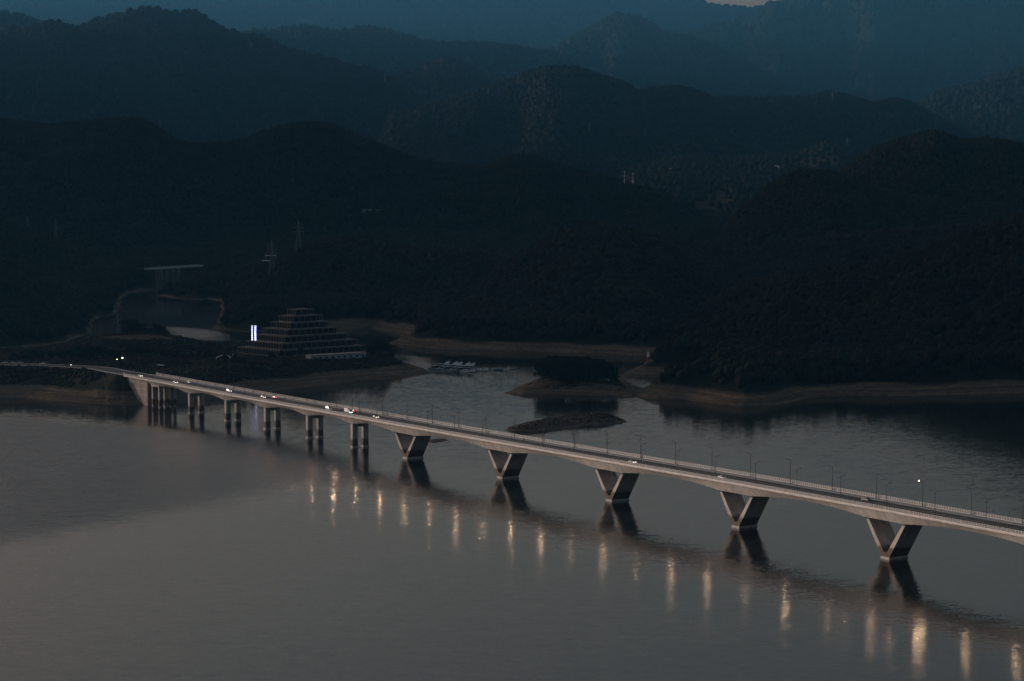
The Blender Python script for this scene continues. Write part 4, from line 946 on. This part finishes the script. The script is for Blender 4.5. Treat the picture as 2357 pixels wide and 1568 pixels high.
# ------------------------------------------------------------------ moored boats
def cruise_boat():
    r = empty('sightseeing_boat', (0, 0, 0), 0, 'boat', 'boat')      # bow toward -x, 20 m long
    hl = MB(); rings = []
    for x, w, zb, zt in ((-10.2, .15, .9, 1.5), (-8, 1.1, .1, 1.35), (-4, 1.6, -.4, 1.2), (6, 1.65, -.4, 1.1), (9.8, 1.5, -.3, 1.1)):
        rings.append([(x, -w * .7, zb), (x, w * .7, zb), (x, w, zt), (x, -w, zt)])
    hl.loft(rings); ho = hl.build('hull', M['boat_grey'], r)
    gw = MB()
    for y in (-1, 1): gw.tube([(-10.2, y * .12, 1.52), (-8, y * 1.1, 1.4), (-4, y * 1.6, 1.25), (9.8, y * 1.5, 1.15)], .13, 6)
    gw.build('gunwale', M['boat_white'], ho)
    c = MB(); c.prism([(-6.6, 1.2), (9.0, 1.15), (9.2, 3.2), (-4.3, 3.3)], -1.4, 1.4); co = c.build('cabin', M['glass'], r)
    u = MB(); u.prism([(-2.6, 3.3), (8.2, 3.25), (7.6, 4.7), (-.9, 4.9)], -1.15, 1.15); u.build('upper_cabin', M['glass'], r)
    f = MB()
    for y in (-1.5, 1.5):
        f.tube([(-8.3, y, 1.35), (-6.2, y, 2.4), (-4.1, y, 3.35), (0, y, 3.75), (5, y, 3.65), (8.6, y, 3.1), (9.9, y, 1.6)], .15, 6)
        f.tube([(-3.9, y, 3.35), (-2.2, y, 4.3), (-.4, y, 5.0), (6.8, y, 4.95)], .14, 6)
    for x, z in ((-6.9, 2.05), (-5.6, 2.65), (-4.1, 3.38), (-2.4, 4.25), (-.4, 5.02)): f.tube([(x, -1.5, z), (x, 1.5, z)], .13, 6)
    f.build('roof_frame', M['boat_white'], r)
    dk = MB(); dk.box((4, 0, 4.95), (6.4, 2.9, .16)); dk.build('roof', M['boat_grey'], r)
    for y in (-1.1, 1.1):
        fn = MB(); fn.prism([(4.4, 5.0), (8.3, 4.9), (9.6, 7.0), (7.6, 7.1), (5.8, 6.2)], y - .1, y + .1); fn.build('fin', M['boat_white'], r)
    tp = MB(); tp.prism([(6.8, 6.75), (9.4, 6.75), (9.8, 7.1), (7.3, 7.15)], -1.2, 1.2); tp.build('fin_deck', M['boat_white'], r)
    MB().tube([(8.2, 0, 7.1), (8.9, 0, 8.6)], .1, 6).build('mast', M['boat_white'], r)
    return r
boat = cruise_boat()
BX = [((950, 1398), 'farthest of the five'), ((1345, 0), 'second farthest of the five'), ((1565, 0), 'middle one of the five'), ((1945, 0), 'second nearest of the five'), ((2165, 0), 'nearest of the five')]
p0 = at(1009.5, 851.5, 0); off = [(0, 0), (6.9, -5.2), (10.7, -8.6), (17.3, -13.8), (21.1, -17.3)]
for (q, lab), (dx, dy) in zip(BX, off):
    place(boat, USED, (p0[0] + dx, p0[1] + dy, 0), math.radians(-13), '%s white framed sightseeing boats moored side by side' % lab, 'sightseeing boats moored in a row')
dk = empty('floating_dock', [*at(1013, 857.5, 0)[:2], 0], math.radians(-4), 'long grey floating dock in front of the moored boats', 'dock')
MB().box((0, 0, .45), (21, 3.2, 1.1)).build('deck', M['boat_grey'], dk)
rl = MB()
for x in np.arange(-10, 10.1, 2): rl.tube([(x, -1.5, 1), (x, -1.5, 1.9)], .05, 5)
rl.tube([(-10, -1.5, 1.9), (10, -1.5, 1.9)], .05, 5); rl.build('railing', M['boat_white'], dk)
def cabin_boat():
    r = empty('cabin_boat', (0, 0, 0), 0, 'boat', 'boat')
    hl = MB(); rings = []
    for x, w, zb, zt in ((-3.7, .1, .5, 1.15), (-2.6, .85, 0, 1.05), (0, 1.15, -.25, .95), (3.1, 1.1, -.2, .9)):
        rings.append([(x, -w * .7, zb), (x, w * .7, zb), (x, w, zt), (x, -w, zt)])
    hl.loft(rings); ho = hl.build('hull', M['white'], r)
    st = MB()
    for y in (-1, 1): st.tube([(-3.5, y * .3, .62), (-2.5, y * .86, .5), (0, y * 1.14, .42), (3.05, y * 1.08, .4)], .13, 6)
    st.build('stripe', M['boat_grey'], ho)
    c = MB(); c.prism([(-2.3, 1.0), (2.2, .92), (2.3, 2.35), (-1.1, 2.4)], -.95, .95); co = c.build('cabin', M['white'], r)
    for x in (-.9, .2, 1.3):
        for y in (-.97, .97): MB().box((x, y, 1.85), (.8, .05, .5)).build('window', M['glass'], co)
    MB().prism([(-2.05, 1.3), (-1.98, 1.28), (-1.3, 2.2), (-1.38, 2.2)], -.8, .8).build('windscreen', M['glass'], co)
    MB().box((.6, 0, 2.45), (3.8, 2.15, .12)).build('roof', M['white'], r)
    a = MB()
    for y in (-.95, .95): a.tube([(2.4, y, .9), (3.0, y, 2.9)], .07, 5)
    a.tube([(3.0, -.95, 2.9), (3.0, .95, 2.9)], .07, 5); a.build('stern_frame', M['boat_white'], r)
    MB().tube([(.6, 0, 2.45), (.6, 0, 3.3)], .05, 5).build('mast', M['boat_white'], r)
    return r
cb_ = cabin_boat()
for (x, y, sc, lab) in ((1069, 857.6, 1.0, 'leftmost of four small white cabin boats, in front of the dock end'), (1085.5, 856.6, .95, 'second from left of four small white cabin boats'), (1100, 854.4, .9, 'third from left of four small white cabin boats'), (1115.5, 854.2, .98, 'rightmost of four small white cabin boats, beside the walkway')):
    q = at(x, y); place(cb_, USED, (q[0], q[1], 0), math.radians(-8), lab, 'small white cabin boats', sc)
tb = empty('covered_boat', [*at(1146.5, 852.4)[:2], 0], math.radians(-3), 'low boat under a teal canvas cover beside the walkway', 'boat')
hl = MB(); rings = []
for x, w, z in ((-4.4, .2, .8), (-3, 1.0, .6), (0, 1.3, .5), (3.4, 1.2, .5), (4.2, .9, .55)): rings.append([(x, -w * .7, -.2), (x, w * .7, -.2), (x, w, z), (x, -w, z)])
hl.loft(rings); hl.build('hull', M['boat_grey'], tb)
cv = MB(); rings = []
for x, w, z in ((-4.3, .3, .9), (-3, 1.1, 1.6), (-1, 1.35, 2.05), (1.5, 1.35, 2.05), (3.3, 1.2, 1.5), (4.1, .8, .8)): rings.append([(x, -w, .55), (x, w, .55), (x, w * .75, z * .85), (x, 0, z), (x, -w * .75, z * .85)])
cv.loft(rings); cv.build('cover', M['teal'], tb, True)
wk = empty('walkway', [*at(1160, 850.6)[:2], 0], math.radians(1.5), 'narrow floating walkway with a white post right of the boats', 'walkway')
MB().box((0, 0, .35), (22, 1.6, .4)).build('deck', M['boat_white'], wk)
rl = MB()
for x in np.arange(-10, 10.1, 2.5): rl.tube([(x, .7, .5), (x, .7, 1.3)], .05, 5)
rl.tube([(-10, .7, 1.3), (10, .7, 1.3)], .05, 5); rl.build('railing', M['boat_white'], wk)
MB().box((3.6, 0, 1.5), (.45, .45, 3.0)).build('post', M['white'], wk)
MB().box((8, 0, .5), (6, 2.6, .5)).build('pontoon', M['boat_grey'], wk)

# ------------------------------------------------------------------ power pylons
def pylon():
    r = empty('power_pylon', (0, 0, 0), 0, 'pylon', 'pylon')     # 46 m
    b = MB()
    lv = [(0, 4.2), (9, 3.3), (17, 2.5), (24, 1.9), (30, 1.4), (36, 1.0), (41, .7), (46, .15)]
    for sx, sy in ((-1, -1), (1, -1), (1, 1), (-1, 1)):
        b.tube([(sx * w, sy * w, z - .5) for z, w in lv], .2, 4)
    for (z0, w0), (z1, w1) in zip(lv[:-1], lv[1:]):
        for i in range(4):
            c0 = [(-1, -1), (1, -1), (1, 1), (-1, 1)]; p, q = c0[i], c0[(i + 1) % 4]
            b.tube([(p[0] * w0, p[1] * w0, z0), (q[0] * w1, q[1] * w1, z1)], .1, 4); b.tube([(q[0] * w0, q[1] * w0, z0), (p[0] * w1, p[1] * w1, z1)], .1, 4); b.tube([(p[0] * w1, p[1] * w1, z1), (q[0] * w1, q[1] * w1, z1)], .09, 4)
    b.build('lattice_mast', M['lattice'], r)
    for z, L_ in ((31, 6.5), (36, 5.2), (41, 4.0)):
        c = MB()
        for y in (-1, 1):
            c.tube([(-L_, 0, z + .6), (0, y * .9, z), (L_, 0, z + .6)], .12, 4); c.tube([(-L_, 0, z + .6), (0, y * .5, z + 1.6), (L_, 0, z + .6)], .1, 4)
        ao_ = c.build('cross_arm', M['lattice'], r)
        ins = MB()
        for x in (-L_, L_): ins.tube([(x, 0, z + .5), (x, 0, z - 1.6)], .14, 5)
        ins.build('insulator', M['pale_wall'], ao_)
    return r
PY = pylon()
for (x, y, R, hgt, lab) in ((687, 600, 2790, 46, 'tall lattice pylon on the hill behind the hotel, right of a similar one'), (626, 640, 2760, 45, 'lattice pylon lower on the slope behind the hotel, beside flat roofs'), (129, 570, 3480, 40, 'faint pylon on the dark left ridge, right one of two'), (64, 545, 3480, 28, 'faint pylon on the dark left ridge, left one of two'),
                       (272, 738, 2150, 30, 'faint thin pylon on the near shore left of the dark clump of trees'), (369, 365, 4880, 30, 'faint pylon on the skyline of the long middle ridge'), (578, 160, 7900, 45, 'tiny pylon high on the far left mountain flank'), (886, 222, 7900, 45, 'tiny pylon where the far left mountain meets the valley'),
                       (1915, 320, 7600, 45, 'tiny pylon on the far right ridge, left one of two'), (1950, 360, 6250, 40, 'tiny pylon at the right end of the terraced valley side'), (1357, 345, 6700, 40, 'tiny pylon on the dark hump above the valley')):
    hgt *= min(1.25, far(R) / R); R = far(R)
    q = at_range(x, y, R); z = float(terr(np.array([q[0]]), np.array([q[1]]))[0])
    place(PY, USED, (q[0], q[1], z), math.radians(20), lab, 'lattice power pylons', hgt / 46)
def mast(x, y0, y1, R, lab):
    R = far(R)
    q = at_range(x, y1, R); z = float(terr(np.array([q[0]]), np.array([q[1]]))[0]); H = at_range(x, y0, R)[2] - z
    r = empty('tubular_mast', (q[0], q[1], z), 0, lab, 'mast'); MB().tube([(0, 0, -1), (0, 0, H)], .75, 8, .4).build('pole', M['white'], r)
    for k, L_ in ((.97, 3.5), (.72, 4.5)): MB().tube([(-L_, 0, H * k), (L_, 0, H * k)], .4, 6).build('cross_arm', M['white'], r)
mast(1437, 395, 430, 4950, 'white tubular mast with two cross arms on the middle ridge')
mast(1457, 398, 418, 5600, 'short pale mast right of the white one in the valley')

# ------------------------------------------------------------------ small far structures
def house(x, y, R, L_, D_, H, lab, m_=None, rz=0, name='house', roof='flat', floors=1):
    k_ = far(R) / R; R = far(R); L_ *= k_; D_ *= k_; H *= k_
    q = at_range(x, y, R); z = float(terr(np.array([q[0]]), np.array([q[1]]))[0])
    r = empty(name, (q[0], q[1], z), rz, lab, 'building')
    MB().box((0, 0, H / 2 - 1), (L_, D_, H + 2)).build('wall', m_ or M['white'], r)
    if roof == 'flat': MB().box((0, 0, H + .2), (L_ + 1, D_ + 1, .4)).build('roof', M['parapet'], r)
    else: MB().prism([(-L_ / 2 - .6, H + .01), (L_ / 2 + .6, H + .01), (0, H + L_ * .25)], -D_ / 2 - .5, D_ / 2 + .5).build('roof', M['boat_grey'], r)
    nw = max(2, int(L_ / 4))
    for i in range(nw):
        for f_ in range(floors): MB().box((-L_ / 2 + L_ * (i + .5) / nw, -D_ / 2 - .03, 1.7 + f_ * 3.2), (L_ / nw * .5, .1, 1.5)).build('window', M['glass'], r)
    return r
house(1549, 398, 6050, 15, 10, 11, 'pale block on the terraced valley side below the far hills', floors=3)
house(1794, 369, 6000, 24, 9, 7, 'long low pale building on the valley terrace to the right', floors=2)
house(1840, 368, 6000, 8, 8, 5, 'small pale hut at the right end of the long low building')
house(1620, 441, 5600, 9, 7, 4, 'tiny pale hut low in the hazy valley')
house(1712, 662, 2950, 22, 9, 6, 'pale house in the dark gap between two wooded hills', M['pale_wall'], floors=1)
house(870, 542, 4350, 60, 20, 4, 'long faint shed on the slope right of the tall pylon', M['boat_grey'])
for x, y, w_, lab in ((623, 588, 17, 'flat roofed pavilion behind the lower pylon, upper roof'), (612, 600, 12, 'low pale terrace roof left of the lower pylon'), (597, 604, 8, 'smallest low pale roof at the left end of the terraces')):
    q = at_range(x, y, far(3400)); z = float(terr(np.array([q[0]]), np.array([q[1]]))[0]); zr = q[2]
    r = empty('pavilion', (q[0], q[1], z), 0, lab, 'pavilion', 'pavilions on the slope behind the hotel')
    MB().box((0, 0, zr - z), (w_, 6, .9)).build('roof', M['white'], r)
    for xx in (-w_ / 2 + .8, 0, w_ / 2 - .8): MB().box((xx, 0, (zr - z - .45) / 2 - 1), (.6, .6, max(2.0, zr - z - .45 + 2))).build('post', M['pale_wall'], r)
# old viaduct at the head of the inlet
va, vb = at_range(338, 618, 3180), at_range(462, 610.2, 3290); az_ = math.atan2(vb[1] - va[1], vb[0] - va[0]); vl = float(np.linalg.norm((vb - va)[:2]))
vd = empty('viaduct', [(va[0] + vb[0]) / 2, (va[1] + vb[1]) / 2, 0], az_, 'distant road viaduct with pale parapets at the head of the inlet', 'bridge'); zv = (va[2] + vb[2]) / 2
MB().box((0, 0, zv - 1.2), (vl, 9, 1.6)).build('deck', M['pale_wall'], vd)
for y in (-4.4, 4.4):
    pm_ = MB(); pm_.box((0, y, zv + .1), (vl, .3, .35)); pm_.box((0, y, zv + .95), (vl, .25, .3))
    for x in np.arange(-vl / 2, vl / 2, 4): pm_.box((x, y, zv + .5), (.5, .26, .7))
    pm_.build('parapet', M['pale_wall'], vd)
for x in (-vl * .28, -vl * .17, -vl * .06, vl * .05): MB().box((x, 0, zv / 2 - 2), (9.0, 7, zv)).build('wall_pier', M['old_wall'], vd)
# beacon on the dark shore
q = at_range(1492, 823, 1960); z = float(terr(np.array([q[0]]), np.array([q[1]]))[0])
zt2 = at_range(1492, 811, 1960)[2]; zb2 = at_range(1492, 823, 1960)[2]
bc = empty('navigation_beacon', (q[0], q[1], z), 0, 'small red and white beacon on the dark wooded point', 'beacon')
hb = max(4.5, zt2 - z)
MB().tube([(0, 0, -1), (0, 0, hb * .5)], 1.1, 10, .95).build('base_drum', M['red'], bc); MB().tube([(0, 0, hb * .5), (0, 0, hb)], 1.0, 10, .85).build('tower', M['white'], bc); MB().ball((0, 0, hb + .3), (.8, .8, .7)).build('lamp_room', M['red'], bc)
# shore lights and shelter by the road
def post_lamp(x, y0, ytop, lab, m_, rad, name='globe_lamp'):
    q = ground_at(x, y0, 15); d_ = q[1]; zt = HC - (ytop - HY) * d_ / F * 1.0
    r = empty(name, q, 0, lab, 'lamp', 'lit lamps on the shore'); H = max(2.0, zt - q[2])
    MB().tube([(0, 0, -.3), (0, 0, H - rad)], .09, 6).build('pole', M['pole'], r); MB().ball((0, 0, H), (rad,) * 3, 10, 7).build('globe', m_, r)
post_lamp(282, 834, 824.3, 'bright warm lamp among the trees behind the shore road', M['bulb'], .38)
post_lamp(269.5, 834, 827.6, 'small white lamp just left of the bright one', M['bulb'], .2)
post_lamp(49.3, 864, 857, 'pinkish globe lamp on the bank at the left edge', M['globe'], .6)
q = ground_at(370, 850, 17); sh = empty('road_shelter', q, math.radians(-30), 'white roofed shelter by the road at the bridge end', 'shelter')
MB().box((0, 0, 3.0), (5.4, 2.0, .28)).build('roof', M['white'], sh)
for x in (-2.2, 2.2): MB().box((x, .6, 1.4), (.16, .16, 3.0)).build('post', M['pole'], sh)
MB().box((0, .7, 1.2), (4.2, .06, 1.6)).build('back_panel', M['glass'], sh)
q = ground_at(516, 830, 15); ar = empty('garden_arch', q, math.radians(10), 'white curved garden arch among the trees left of the hotel', 'sculpture')
m_ = MB(); m_.tube([(-7, 0, 0), (-5.5, 0, 2.8), (-1.5, 0, 4.2), (2.5, 0, 4.0), (5.5, 0, 2.4)], .28, 8); m_.build('band', M['boat_white'], ar)
m_ = MB(); m_.tube([(4, .6, 0), (4.6, .5, 2.2), (6.4, .3, 3.2), (7.2, 0, 5.2)], .4, 8); m_.build('band', M['boat_white'], ar)
# ------------------------------------------------------------------ haze (the air between the ridges)
hm = bpy.data.materials.new('haze'); hm.use_nodes = True; hn = hm.node_tree
for n_ in list(hn.nodes):
    if n_.type != 'OUTPUT_MATERIAL': hn.nodes.remove(n_)
pv = hn.nodes.new('ShaderNodeVolumePrincipled'); pv.inputs['Color'].default_value = (0.074, 0.29, 0.52, 1); pv.inputs['Density'].default_value = 3.2e-5; pv.inputs['Anisotropy'].default_value = 0.2
hn.links.new(pv.outputs[0], [n_ for n_ in hn.nodes if n_.type == 'OUTPUT_MATERIAL'][0].inputs['Volume'])
tag(MB().box((0, 16000, (3000 - 9.5) / 2), (60000, 52000, 3009.5)).build('haze', hm), 'blue evening haze hanging between the ridges', kind='stuff')
